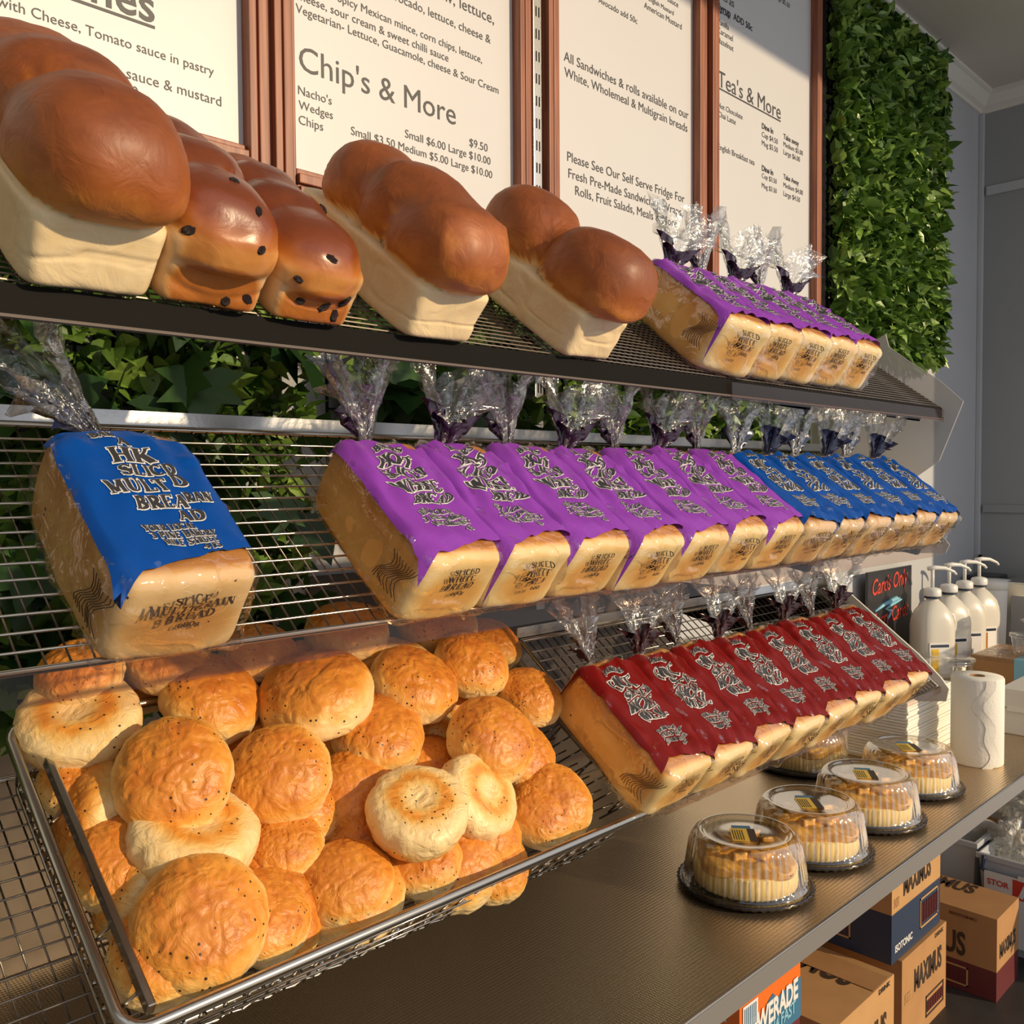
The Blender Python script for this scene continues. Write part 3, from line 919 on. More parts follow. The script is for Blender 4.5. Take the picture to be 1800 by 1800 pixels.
# ------------------------------------------------------------------ serif stroke letters for the bag print
def _glyphs():
    T, t = .20, .085
    G = {}
    def st(x, y0=0, y1=1): return [([(x, y0), (x, y1)], T), ([(x - .16, y0 + .03), (x + .16, y0 + .03)], .06), ([(x - .16, y1 - .03), (x + .16, y1 - .03)], .06)]
    def arc(cx, cy, rx, ry, a0, a1, n=8, w=None):
        out = []
        for k in range(n + 1):
            a = math.radians(a0 + (a1 - a0) * k / n); out.append((cx + rx * math.cos(a), cy + ry * math.sin(a)))
        return (out, w)
    def ring(cx, cy, rx, ry, a0=0, a1=360, n=14):
        pts = []; ws = []
        for k in range(n + 1):
            a = math.radians(a0 + (a1 - a0) * k / n); pts.append((cx + rx * math.cos(a), cy + ry * math.sin(a))); ws.append(t + (T - t) * abs(math.cos(a)))
        return (pts, ws)
    G['A'] = [([(.10, .03), (.40, .97)], t), ([(.38, .97), (.70, .03)], T), ([(.2, .35), (.58, .35)], t), ([(0, .03), (.22, .03)], .06), ([(.56, .03), (.84, .03)], .06)]
    G['B'] = st(.2) + [ring(.25, .75, .33, .22, 90, -90, 8), ring(.25, .27, .40, .24, 90, -90, 8), ([(.2, .52), (.4, .52)], t), ([(.2, .96), (.3, .96)], t), ([(.2, .04), (.3, .04)], t)]
    G['C'] = [ring(.42, .5, .36, .47, 55, 305, 12), ([(.66, .70), (.66, .95)], .07)]
    G['D'] = st(.2) + [ring(.28, .5, .44, .46, 90, -90, 10)]
    G['E'] = st(.2) + [([(.2, .96), (.66, .96)], t), ([(.2, .5), (.5, .5)], t), ([(.2, .04), (.7, .04)], t), ([(.66, .78), (.66, .98)], .07), ([(.7, .02), (.7, .24)], .07)]
    G['F'] = st(.2) + [([(.2, .96), (.66, .96)], t), ([(.2, .5), (.5, .5)], t), ([(.66, .78), (.66, .98)], .07)]
    G['G'] = [ring(.42, .5, .36, .47, 55, 330, 12), ([(.70, .05), (.70, .42)], T * .8), ([(.55, .43), (.84, .43)], .06)]
    G['H'] = st(.2) + st(.68) + [([(.2, .5), (.68, .5)], t)]
    G['I'] = st(.22)
    G['K'] = st(.2) + [([(.28, .42), (.66, .97)], t), ([(.38, .55), (.72, .03)], T), ([(.56, .97), (.80, .97)], .06), ([(.58, .03), (.88, .03)], .06)]
    G['L'] = st(.2) + [([(.2, .04), (.66, .04)], t), ([(.66, .02), (.66, .26)], .07)]
    G['M'] = [([(.16, .03), (.16, .97)], t), ([(.16, .97), (.46, .1)], T), ([(.46, .1), (.76, .97)], t)] + st(.80) + [([(.02, .03), (.30, .03)], .06), ([(.02, .97), (.2, .97)], .06)]
    G['N'] = [([(.16, .03), (.16, .97)], t), ([(.16, .97), (.68, .03)], T), ([(.68, .03), (.68, .97)], t), ([(.02, .03), (.30, .03)], .06), ([(.54, .97), (.82, .97)], .06), ([(.0, .97), (.2, .97)], .06)]
    G['O'] = [ring(.42, .5, .36, .47)]
    G['P'] = st(.2) + [ring(.25, .72, .38, .25, 90, -90, 8), ([(.2, .48), (.3, .48)], t), ([(.2, .96), (.3, .96)], t)]
    G['R'] = G['P'] + [([(.38, .48), (.68, .03)], T), ([(.6, .03), (.84, .03)], .06)]
    G['S'] = [([(.66, .80), (.50, .94), (.34, .95), (.17, .85), (.16, .70), (.30, .57), (.52, .46), (.66, .32), (.64, .14), (.48, .04), (.28, .05), (.12, .20)], [t, t, .1, .14, .18, T, T, .18, .14, .1, t, t]), ([(.68, .70), (.68, .95)], .06), ([(.10, .06), (.10, .30)], .06)]
    G['T'] = st(.36) + [([(.04, .96), (.68, .96)], t), ([(.04, .76), (.04, .98)], .07), ([(.68, .76), (.68, .98)], .07)]
    G['U'] = [([(.2, .97), (.2, .30), (.28, .10), (.44, .04), (.60, .10), (.66, .30), (.66, .97)], [T, T, .15, .1, t, t, t]), ([(.04, .97), (.36, .97)], .06), ([(.54, .97), (.80, .97)], .06)]
    G['W'] = [([(.08, .97), (.28, .05)], T), ([(.28, .05), (.48, .95)], t), ([(.48, .95), (.68, .05)], T), ([(.68, .05), (.88, .97)], t), ([(-.04, .97), (.2, .97)], .06), ([(.78, .97), (1.0, .97)], .06)]
    G['Y'] = [([(.12, .97), (.38, .5)], T), ([(.64, .97), (.38, .5)], t), ([(.38, .5), (.38, .03)], T), ([(.22, .03), (.54, .03)], .06), ([(0, .97), (.26, .97)], .06), ([(.54, .97), (.76, .97)], .06)]
    G['Z'] = [([(.08, .96), (.66, .96)], t), ([(.64, .96), (.12, .04)], T), ([(.08, .04), (.70, .04)], t)]
    G['0'] = [ring(.34, .5, .28, .47)]
    G['6'] = [ring(.34, .30, .28, .28), ([(.10, .35), (.14, .70), (.30, .92), (.52, .97)], [T, .16, .1, t])]
    G['8'] = [ring(.34, .74, .22, .22), ring(.34, .27, .28, .26)]
    G['4'] = [([(.48, 0), (.48, .97)], T), ([(.48, .95), (.04, .30)], t), ([(.04, .28), (.68, .28)], t)]
    G['1'] = st(.3)
    G['5'] = [([(.58, .95), (.18, .95), (.14, .55), (.36, .60), (.56, .48), (.60, .28), (.48, .08), (.28, .03), (.10, .12)], [.1, t, t, .1, .16, T, .15, .1, .08])]
    G['3'] = [ring(.30, .74, .24, .22, 150, -90, 8), ring(.30, .27, .28, .25, 90, -150, 9)]
    G['g'] = [ring(.30, .34, .20, .20), ring(.30, -.12, .24, .16), ([(.46, .5), (.60, .56)], .08)]
    G["'"] = [([(.12, .7), (.16, .98)], .14)]
    G['.'] = [([(.12, .0), (.12, .14)], .16)]
    return G


GLY = _glyphs()
ADV = {'I': .46, 'M': 1.02, 'W': 1.02, ' ': .40, "'": .3, '.': .3, '1': .5, '0': .72, '6': .72, '8': .72, 'g': .66, 'T': .76, 'L': .76, 'S': .80}


def line_strokes(s, x0, y0, h, width=None, grow=0.0, slant=0.0):
    """ribbon quads (2-D) for a line of serif letters centred on x0, baseline y0, letter height h"""
    tot = sum(ADV.get(c, .86) for c in s) - .06
    k = h if width is None else width / tot
    V = []; F = []; x = x0 - tot * k / 2
    for c in s:
        for pts, w in GLY.get(c, []):
            P = []; Wd = []
            ws = w if isinstance(w, (list, tuple)) else [w] * len(pts)
            for i in range(len(pts) - 1):
                a = np.array(pts[i]); b = np.array(pts[i + 1]); m = max(1, int(np.linalg.norm((b - a) * [k, h]) / .004))
                for j in range(m): P.append(a + (b - a) * j / m); Wd.append(ws[i] + (ws[i + 1] - ws[i]) * j / m)
            P.append(np.array(pts[-1])); Wd.append(ws[-1])
            Q = [np.array([p[0] * k, p[1] * h]) for p in P]
            b0 = len(V)
            for i, q in enumerate(Q):
                tg = Q[min(i + 1, len(Q) - 1)] - Q[max(i - 1, 0)]; tg = tg / (np.linalg.norm(tg) + 1e-9)
                ext = grow * h * (-1 if i == 0 else (1 if i == len(Q) - 1 else 0))
                q = q + tg * ext
                nn = np.array([-tg[1], tg[0]]); hw = Wd[i] * .5 * (abs(nn[0]) * k + abs(nn[1]) * h) + grow * h
                for sg in (1, -1):
                    r = q + nn * hw * sg
                    V.append((x + r[0] + slant * r[1], y0 + r[1]))
            for i in range(len(Q) - 1):
                F.append((b0 + 2 * i, b0 + 2 * i + 1, b0 + 2 * i + 3, b0 + 2 * i + 2))
        x += ADV.get(c, .86) * k
    return V, F


# ------------------------------------------------------------------ bagged sandwich loaf
def make_bag(kind, seed, lines, foot, crumple=0.0, printed_neck=True, neck_dir=(0, .2, 1), wid=.118, ln=.205, hgt=.098):
    """local frame: X across, Y up the slope from the front end, Z off the deck"""
    r = random.Random(seed)
    t = thing('bagged_loaf', '', 'bagged bread')
    D0, F = cubes(22)
    h = np.array([wid / 2, ln / 2, hgt / 2]); D = D0 * h
    T = sbox_t(D, h, 9) * 1.025
    P = D * T[:, None]
    u = P / np.linalg.norm(P, axis=1)[:, None]
    P = P + u * (fbm(P * 22 + seed, seed, 2) * .0022)[:, None]
    zz = P[:, 2] / hgt + .5; yy = P[:, 1] / ln + .5
    # soft sandwich-loaf shoulders
    P[:, 0] *= 1 + .035 * np.sin(zz * math.pi) - .03 * (zz > .9)
    crust = .34 + .42 * np.clip((zz - .55) * 2, 0, 1) + .25 * np.abs(np.sin(zz * 3)) * .3
    endp = np.clip(1 - np.hypot((P[:, 0]) / (wid * .46), (zz - .42) / .36) ** 3, 0, 1) * (yy < .04)
    crust = np.where(yy < .04, .06 + .46 * endp, crust)
    crust = crust + .12 * vnoise(P * 30, seed + 3)
    edge = np.clip((zz - .86) * 9, 0, 1) * np.clip((.10 - yy) * 12, 0, 1)
    crust = np.clip(crust + .15 * edge, 0, 1)
    Pb = P + np.array([0, ln / 2, hgt / 2])
    me = mesh('loaf', Pb, F, M['multigrain' if kind == 'blue' else 'sandwich'], True, {'crust': crust})
    obj('loaf', me, t)
    # clear film, loose and creased at the ends
    Dn, Fn = cubes(26)
    D = Dn * h; Tn = sbox_t(D, h, 10) * 1.022
    Q = D * Tn[:, None]
    uq = Q / np.linalg.norm(Q, axis=1)[:, None]
    zz = Q[:, 2] / hgt + .5; yy = Q[:, 1] / ln + .5
    fold = np.abs(np.sin(Q[:, 1] * 120 + 8 * vnoise(Q * 18, seed)) ) * vnoise(Q * 16 + 4, seed + 1) ** 2
    corner = np.clip(1 - yy * 3.2, 0, 1) * np.clip(1.15 - zz * 1.25, 0, 1) * np.abs(Q[:, 0] / (wid / 2)) ** 6
    ridge = np.clip(.14 - np.abs(vnoise(Q * np.array([20, 34, 20]) + 7, seed + 2)), 0, 1) * .045 * (np.abs(uq[:, 2]) < .62)
    off = .0026 + .008 * fold * (np.abs(uq[:, 2]) < .6) + ridge + .011 * corner * (1 + .6 * vnoise(Q * 60, seed))
    Q = Q + uq * off[:, None]
    Q[:, 2] = np.maximum(Q[:, 2], -hgt / 2 - .0008)
    Q += np.array([0, ln / 2, hgt / 2])
    obj('bag_film', mesh('bag_film', Q, Fn, M['film'], True), t)
    bv = BVHTree.FromPolygons([tuple(map(float, q)) for q in Q], Fn)

    def ripple(x, y):
        a = .0018 * math.sin(x * 190 + 2.2 * math.sin(y * 40 + seed) + seed) * (0.35 + crumple)
        return a + .0012 * math.sin(y * 150 + x * 90 + seed) * crumple

    def drape(x, y, off):
        hit = bv.ray_cast(Vector((max(-wid * .497, min(wid * .497, x)), y, .4)), Vector((0, 0, -1)))
        z = hit[0].z if hit[0] is not None else hgt
        ax = abs(x) - wid * .492
        if ax > 0:                       # wraps down over the long sides
            return (math.copysign(wid * .500 + .0035, x), y, z - ax)
        return (x, y, z + off + ripple(x, y) + .0012)
    y0 = .016; y1 = ln - .004
    nx, ny = 34, 26
    V = []; LF = []
    for j in range(ny + 1):
        v = j / ny
        for i in range(nx + 1):
            a = i / nx
            hw = wid * .5 + .002
            x = -hw + 2 * hw * a
            yf = y0 + .010 * math.sin(a * 2.6 + seed) - .012 * (a > .8) * (a - .8) * 5 * crumple - .014 * max(0, .16 - a) * 6
            ye = y1 - .010 * max(0, math.sin(a * 5 + seed * 1.7)) - .012 * (a > .72)
            V.append(drape(x, yf + (ye - yf) * v, .0008))
    for j in range(ny):
        for i in range(nx):
            b = j * (nx + 1) + i; LF.append((b, b + 1, b + nx + 2, b + nx + 1))
    obj('printed_panel', mesh('printed_panel', V, LF, M['lab_' + kind], True), t)

    def warp(x, y):
        if not crumple: return x, y
        return x + crumple * .010 * math.sin(y * 95 + seed) + crumple * .006 * math.sin(y * 210 + x * 160 + seed), y + crumple * .005 * math.sin(x * 170 + seed * 2)
    for nm, gr, mt, of in (('print_outline', .060, 'white_ink', .0016), ('lettering', 0.0, 'ink', .0023)):
        mV = []; mF = []
        for (s, x, y, hh, w) in lines:
            v, f = line_strokes(s, x, y, hh, w, gr)
            b = len(mV)
            for (px, py) in v:
                px, py = warp(px, py)
                mV.append(drape(px, min(py, ln - .004), of))
            mF += [tuple(i + b for i in q) for q in f]
        obj(nm, mesh(nm, mV, mF, M[mt]), t)
    # black print on the clear film at the front top edge
    mV = []; mF = []
    dr = Vector((0, 1, 0)); e = Vector((0, 0, -1)); o0 = Vector((0, 0, hgt))
    for (s, x, tt, hh, w) in foot:
        v, f = line_strokes(s, x, 0, hh, w)
        b = len(mV)
        for (px, py) in v:
            px += crumple * .003 * math.sin(py * 300 + tt * 200 + seed)
            q = o0 + e * (tt + .007 - py) + Vector((px * .94, 0, 0)) - dr * .1
            hit = bv.ray_cast(q, dr)
            p = (hit[0] - dr * .0009) if hit[0] is not None else q + dr * .1
            mV.append(p[:])
        mF += [tuple(i + b for i in q) for q in f]
    obj('front_print', mesh('front_print', mV, mF, M['card_ink']), t)
    # striped print on the left gusset of the film
    g = MB()
    for k in range(9):
        pts = []
        for j in range(7):
            y = .008 + k * .0045 + .002 * math.sin(j); z = hgt * (.30 + .5 * j / 6)
            hit = bv.ray_cast(Vector((-.3, y + .010 * math.sin(j * .7 + k * .2), z)), Vector((1, 0, 0)))
            if hit[0] is not None: pts.append(hit[0] - Vector((.0006, 0, 0)))
        if len(pts) > 2: g.tube(pts, .0005, 3, cap=False)
    if g.V: g.build('gusset_print', M['card_ink'], t, kind='stuff')
    # twisted neck and flared ruff at the upper end
    base = np.array([0, ln + .006, hgt * .78]); nd = np.array(neck_dir, float); nd /= np.linalg.norm(nd)
    R = np.array(Vector(nd).to_track_quat('Z', 'Y').to_matrix())
    def ruff(name, mat, a0, a1, length, spread, sd, nseg=44, nl=9, twist=1.0):
        V = []; F2 = []
        for i in range(nl + 1):
            tt = i / nl; rad = .006 + (spread - .006) * tt ** 1.3
            for k in range(nseg + 1):
                a = math.radians(a0 + (a1 - a0) * k / nseg)
                fo = math.sin(a * 9 + sd) * .22 + math.sin(a * 17 + sd * 2 + 3 * tt) * .14
                rr = rad * (1 + fo * (0.4 + tt)); zl = length * tt * (1 - .18 * (1 + math.sin(a * 3 + sd)) * tt)
                p = np.array([rr * math.cos(a) * 1.15, rr * math.sin(a) * .55, zl])
                p = p + .004 * tt * np.array([math.sin(k * 1.3 + i), math.cos(k * 1.7 + i * 2), math.sin(i + k * .6)])
                V.append(base + R @ p)
        for i in range(nl):
            for k in range(nseg):
                b = i * (nseg + 1) + k; F2.append((b, b + 1, b + nseg + 2, b + nseg + 1))
        obj(name, mesh(name, V, F2, mat, True), t)
    ruff('clear_ruff', M['neck'], 0, 360, r.uniform(.120, .140), r.uniform(.044, .052), seed)
    if printed_neck:
        a0 = r.uniform(0, 200)
        ruff('printed_ruff', M['neck_' + kind], a0, a0 + 150, r.uniform(.045, .065), .032, seed + 4, 26, 7)
    # gathered shoulder film from the loaf end to the neck
    V = []; F2 = []; ns = 36
    for i in range(6):
        tt = i / 5
        for k in range(ns):
            a = 2 * math.pi * k / ns
            q = np.array([math.cos(a), math.sin(a)]); q = q / (abs(q[0]) ** 8 + abs(q[1]) ** 8) ** (1 / 8)
            bx = q[0] * wid * .49; bz = hgt / 2 + q[1] * hgt * .49
            wv = 1 + .10 * math.sin(a * 11 + seed) * tt
            x = bx * (1 - tt) * wv + math.cos(a) * .006 * tt; z = (bz - base[2]) * (1 - tt) ** .8 * wv + base[2] + math.sin(a) * .006 * tt
            V.append((x, ln - .006 + .014 * tt ** .6 + .004 * math.sin(a * 7) * tt * (1 - tt), z))
    for i in range(5):
        for k in range(ns):
            l = (k + 1) % ns; F2.append((i * ns + k, i * ns + l, (i + 1) * ns + l, (i + 1) * ns + k))
    obj('gathered_end', mesh('gathered_end', V, F2, M['neck'], True), t)
    MB().tube([base + R @ np.array([.0065 * math.cos(a), .0065 * math.sin(a), .004]) for a in np.linspace(0, 2 * math.pi, 13)[:-1]], .0012, 5, closed=True).build('tie', M['lab_' + kind], t)
    return t


def remap(L):
    """spread the lines over the printed panel"""
    return [(s, x, .022 + (y - .052) * 1.12, h * 1.12, w * 1.10) for s, x, y, h, w in L]


def stack_lines(kindline, garble=False):
    L = [('BAKERS', -.004, .186, .0085, .034), ('HOT', -.006, .160, .0185, .042), ('SLICED', .000, .143, .0130, .052)]
    L += kindline
    L += [('YOUR LOCAL', -.004, .0870, .0062, .040), ('3 PINES BAKERY', .002, .0785, .0062, .050), ('MILFORD STREET', .004, .0700, .0060, .046), ('415', .016, .0625, .0055, .014)]
    return remap(L)


blue_lines = remap([('BAK', -.018, .190, .0080, .018), ('A', -.004, .180, .0090, .010), ('HK', -.002, .158, .0190, .034), ('SLICD', .006, .141, .0135, .044),
              ('MULT', -.012, .121, .0155, .046), ('D', .026, .127, .0135, .013), ('BREA', .000, .101, .0150, .040), ('RAN', .034, .107, .0120, .022), ('AD', .020, .086, .0120, .022),
              ('YOUR LOCAL', -.004, .0765, .0068, .040), ('3 PINE BAKERY', .004, .0680, .0068, .050), ('MILE STREET', .006, .0600, .0066, .040), ('415', .020, .0525, .0060, .014)])
KL = {'blue': [('MULTI', -.004, .124, .0150, .052), ('GRAIN', .004, .106, .0150, .056)],
      'purple': [('WHITE', -.002, .120, .0170, .056), ('BREAD', .004, .102, .0140, .048)],
      'red': [('WHOLE', -.004, .124, .0150, .056), ('MEAL', .004, .106, .0150, .050)]}
FOOT = {'blue': [('SLICED', 0, .013, .0075, .040), ('MULTIGRAIN', 0, .0235, .0085, .078), ('BREAD', 0, .0345, .0090, .046), ('680g', .002, .0430, .0050, .020)],
        'purple': [('SLICED', 0, .013, .0070, .036), ('WHITE', 0, .0230, .0080, .040), ('BREAD', 0, .0330, .0080, .040), ('680g', .002, .0410, .0048, .018)],
        'red': [('SLICED', 0, .012, .0070, .036), ('WHOLEMEAL', 0, .0215, .0080, .060), ('BREAD', 0, .0310, .0080, .040), ('680g', .002, .0390, .0048, .018)]}
near_blue = make_bag('blue', 5, blue_lines, FOOT['blue'], crumple=.10, neck_dir=(-.60, .25, .6), wid=.118, ln=.195, hgt=.094)
near_blue.matrix_world = shelf_mat(2, .327, -.010, .002, math.radians(1))
tag(near_blue, 'single bagged loaf with blue label alone on the left half of the middle rack', group='bagged loaves')
PROTO = {}
for kind in ('purple', 'blue', 'red'):
    for v in range(2):
        nd = {'purple': [(-.25, .5, 1), (.25, .6, .9)], 'blue': [(0, .6, 1), (.2, .5, 1)], 'red': [(-.35, .6, .8), (.2, .6, .8)]}[kind][v]
        PROTO[kind, v] = [make_bag(kind, 30 + 7 * v + len(kind), stack_lines(KL[kind]), FOOT[kind], crumple=(.5, .72)[v], neck_dir=nd,
                                   wid={'purple': .112, 'blue': .109, 'red': .111}[kind], ln={'purple': .200, 'blue': .198, 'red': .204}[kind], hgt=.090), False]


def put_bag(kind, v, Mx, label, group):
    p = PROTO[kind, v]
    if not p[1]:
        p[1] = True; p[0].matrix_world = Mx; tag(p[0], label, group=group); return p[0]
    c = copy_tree(p[0], Mx, label); c['group'] = group
    return c


ORD = ['first', 'second', 'third', 'fourth', 'fifth', 'sixth', 'seventh', 'eighth']
jr = random.Random(3)
for k in range(7):
    lab = 'purple-labelled bagged loaf on the middle rack, ' + ('nearest, its tan side showing' if k == 0 else ('last before the blue ones' if k == 6 else ORD[k] + ' from the left of seven'))
    put_bag('purple', k % 2, shelf_mat(2, .617 + .1115 * k, -.008 + jr.uniform(-.004, .004), .002, math.radians(jr.uniform(-1.5, 1.5))), lab, 'bagged loaves')
for k in range(6):
    lab = 'blue-labelled bagged loaf in the far group on the middle rack, ' + ('beside the last purple one' if k == 0 else ('at the far end' if k == 5 else ORD[k] + ' from the purple ones'))
    put_bag('blue', k % 2, shelf_mat(2, 1.396 + .1085 * k, -.008 + jr.uniform(-.004, .004), .002, math.radians(jr.uniform(-1.5, 1.5))), lab, 'bagged loaves')
for k in range(8):
    lab = 'dark-red-labelled bagged loaf on the lower rack, ' + ('nearest, beside the roll basket' if k == 0 else ('last, against the cream end panel' if k == 7 else ORD[k] + ' from the roll basket'))
    put_bag('red', k % 2, shelf_mat(3, 1.028 + .1110 * k, -.008 + jr.uniform(-.004, .004), -.002, math.radians(jr.uniform(-1.5, 1.5) + 1)), lab, 'bagged loaves')
for k in range(5):
    lab = 'purple-labelled bagged loaf on the top rack, ' + ('nearest, beside the two-humped loaf' if k == 0 else ('last, at the far end' if k == 4 else ORD[k] + ' from the unsliced loaves'))
    put_bag('purple', (k + 1) % 2, shelf_mat(1, 1.185 + .105 * k, .004 + .003 * k, .002, math.radians(-10 + 1.5 * k)), lab, 'bagged loaves')
# ------------------------------------------------------------------ bread rolls in the basket
BT = math.radians(33)
BS = np.array([0, math.cos(BT), math.sin(BT)]); BN = np.array([0, -math.sin(BT), math.cos(BT)])
B0 = np.array([0, .75, -.452])
BX0, BX1, BLEN, BDEP = .285, 1.000, .355, .064


RB = .056


def roll_mesh(seed, squash=.62, under=.40, n=34):
    D, F = cubes(n)
    D = D / np.linalg.norm(D, axis=1)[:, None]
    rs = np.hypot(D[:, 0], D[:, 1])
    top = D[:, 2] > 0
    hz = np.where(top, squash, under); p = np.where(top, 2.25, 3.2)
    T = 1 / ((rs ** p + (np.abs(D[:, 2]) / hz) ** p) ** (1 / p))
    P = D * T[:, None]
    r = np.hypot(P[:, 0], P[:, 1])
    P[:, 0] *= 1 + .05 * math.sin(seed); P[:, 1] *= 1 + .05 * math.cos(seed * 2)
    # dimple underneath, soft lumps and creases on top
    P[:, 2] += np.where(top, 0, .10 * np.exp(-(r / .30) ** 2))
    w = fbm(P * 1.7 + seed * 5, seed, 2); cre = np.abs(vnoise(P * 3.2 + seed, seed + 2))
    cr2 = np.abs(vnoise(P * 7 + seed, seed + 12))
    rid = np.clip(.16 - np.abs(vnoise(P * 2.6 + 3 * seed + .6 * vnoise(P * 4, seed)[:, None], seed + 22)), 0, 1)
    rid2 = np.clip(.18 - np.abs(vnoise(P * 6.0 + seed, seed + 23)), 0, 1)
    amp = .034 * w + .030 * np.minimum(cre, .35) * top + .014 * np.minimum(cr2, .3) - (.17 * rid + .055 * rid2) * np.clip(D[:, 2] + .35, .25, 1) + .010 * vnoise(P * 13, seed)
    P = P + D * amp[:, None]
    # side wrinkle belt
    P += D * (np.exp(-((D[:, 2] + .12) / .16) ** 2) * .016 * np.sin(12 * np.arctan2(P[:, 1], P[:, 0]) + 4 * w))[:, None]
    z = P[:, 2] / squash
    crust = np.clip(.04 + .70 * np.clip((z - .02) * 1.30, 0, 1) ** .85, 0, 1) + .12 * (rid > .05) * top * 0
    ring = np.exp(-((r - .50) / .20) ** 2) * (~top) * (P[:, 2] < -under * .55)
    crust = crust + .55 * ring + .10 * vnoise(P * 4, seed + 6) + .08 * vnoise(P * 11, seed + 8) - .05
    P = P * RB
    return mesh('bread_roll', P, F, M['bun'], True, {'crust': np.clip(crust, 0, 1)})


ROLLS = [roll_mesh(s, sq, un) for s, sq, un in ((1, .66, .42), (2, .60, .38), (3, .70, .40), (4, .58, .46), (5, .64, .36), (6, .62, .50))]
Cv = lambda p: Vector(-np.array(p) / np.linalg.norm(p))
UPV = Vector((0, 0, 1)); RTV = Vector(rt)
# (px, py, width px, height above rim plane, axis weights: to camera / up / right, underside showing?, label)
RL = [
    (138, 1268, 205, .012, (.75, .75, -.1), 1, 'pale roll turned over with a toasted ring, top left corner of the basket'),
    (370, 1228, 185, .018, (.45, .75, .35), 0, 'golden roll in the top row, right of the turned-over corner roll'),
    (558, 1226, 204, .040, (.38, .80, -.1), 0, 'large domed roll with pale base in the middle of the top rows'),
    (728, 1203, 168, .040, (.40, .70, .45), 0, 'small speckled roll tilted right, right of the large domed roll'),
    (826, 1170, 148, .040, (.50, .65, .35), 0, 'golden roll high at the back, left of the two right-hand back rolls'),
    (862, 1132, 112, .014, (.4, .7, .4), 0, 'golden roll half hidden at the very back right'),
    (930, 1226, 122, .022, (.50, .75, .3), 0, 'smooth small roll at the right edge of the top row'),
    (676, 1152, 176, .006, (.1, -.9, -.2), 0, 'pale-bottomed roll tucked under the clear strip at the back'),
    (540, 1172, 120, -.010, (.3, .8, 0), 0, 'pale roll hidden behind the large domed roll'),
    (305, 1364, 218, .036, (.92, .32, -.05), 0, 'big round golden roll facing out, left of centre'),
    (492, 1364, 196, .018, (.92, .35, .0), 0, 'speckled deep golden roll facing out, in the centre of the heap'),
    (664, 1293, 172, .014, (.45, .80, .3), 0, 'roll with a pale edge tucked under the large domed roll'),
    (862, 1302, 168, .034, (.62, .62, .45), 0, 'golden roll tilted right in the middle right of the heap'),
    (768, 1300, 100, -.016, (.5, .6, .2), 1, 'small pale roll seen in the gap right of centre'),
    (735, 1424, 184, .034, (.55, .85, .15), 1, 'cream roll lying upside down with a toasted cap, right of centre'),
    (838, 1402, 168, .012, (.55, .45, .75), 1, 'pale upside-down roll leaning behind the cream capped one'),
    (968, 1416, 160, .016, (.90, .40, .15), 0, 'round golden roll in the right-hand end of the basket'),
    (165, 1428, 190, -.034, (.45, .25, -.85), 0, 'tan roll standing on edge against the left side of the basket'),
    (340, 1470, 232, .004, (.25, .80, .25), 1, 'upside-down pale roll squeezed below the big round golden roll'),
    (505, 1486, 132, -.016, (.5, .6, .1), 0, 'small roll under the speckled centre roll'),
    (617, 1392, 150, -.014, (.85, .4, .1), 0, 'shaded roll between the centre roll and the cream capped one'),
    (640, 1462, 130, -.030, (.6, .5, .1), 0, 'low roll deep in the gap left of the cream capped one'),
    (350, 1622, 254, .020, (.92, .38, .1), 0, 'largest golden roll with dark specks, nearest the lower left corner'),
    (612, 1572, 204, -.006, (.40, .85, .0), 0, 'plump golden roll at the front edge of the basket'),
    (484, 1612, 175, -.022, (.75, .4, .5), 0, 'deep orange roll half hidden right of the largest one'),
    (786, 1508, 205, -.012, (.75, .6, .2), 0, 'wide orange roll lying below the cream capped one'),
    (862, 1520, 140, -.030, (.6, .5, .5), 0, 'low roll near the front rim, right of the wide orange one'),
    (236, 1560, 185, -.040, (.25, .40, -.80), 0, 'cream and tan roll in the lower left side of the basket'),
    (470, 1530, 150, -.040, (.7, .5, .1), 0, 'dark orange roll deep under the small centre roll'),
    (620, 1500, 140, -.045, (.7, .5, .1), 0, 'dark orange roll deep behind the plump front roll'),
    (915, 1330, 130, -.008, (.6, .6, .5), 0, 'small roll peeping out behind the tilted right-hand roll'),
    (250, 1205, 120, -.022, (.5, .7, .1), 0, 'shaded roll in the back row behind the turned-over corner roll'),
    (140, 1188, 150, .030, (.5, .7, -.2), 0, 'golden roll seen through the clear strip above the turned-over corner roll'),
    (300, 1168, 150, .030, (.4, .8, .1), 0, 'golden roll seen through the clear strip, left of the back-row gap'),
    (455, 1150, 145, .028, (.4, .8, .1), 0, 'golden roll seen through the clear strip above the large domed roll'),
    (610, 1112, 150, .040, (.3, .9, .0), 0, 'golden roll just under the front rail, left of the tucked pale one'),
    (770, 1098, 140, .034, (.4, .8, .1), 0, 'golden roll just under the front rail near the back right rolls'),
    (440, 1190, 130, -.020, (.4, .8, .1), 0, 'shaded roll in the back row behind the large domed roll'),
]
for k, (px, py, w, n, ax, und, lab) in enumerate(RL):
    p = onP(px, py, B0 + BN * n, BN)
    while (p - B0) @ BS < .068 and n > -.045:      # keep the roll behind the front wires
        n -= .002; p = onP(px, py, B0 + BN * n, BN)
    dep = float(np.dot(p, fw)); R = w * dep / FPX / 2 * .97
    c = Cv(p)
    a = (c * ax[0] + UPV * ax[1] + RTV * ax[2]).normalized()
    if und: a = -a
    q = a.to_track_quat('Z', 'Y').to_matrix().to_4x4() @ Matrix.Rotation(k * 1.37, 4, 'Z')
    o = obj('bread_roll', ROLLS[k % 6])
    o.matrix_world = Matrix.Translation(Vector(p)) @ q @ Matrix.Scale(R / RB, 4)
    tag(o, lab, 'bread roll', 'bread rolls heaped in the wire basket')
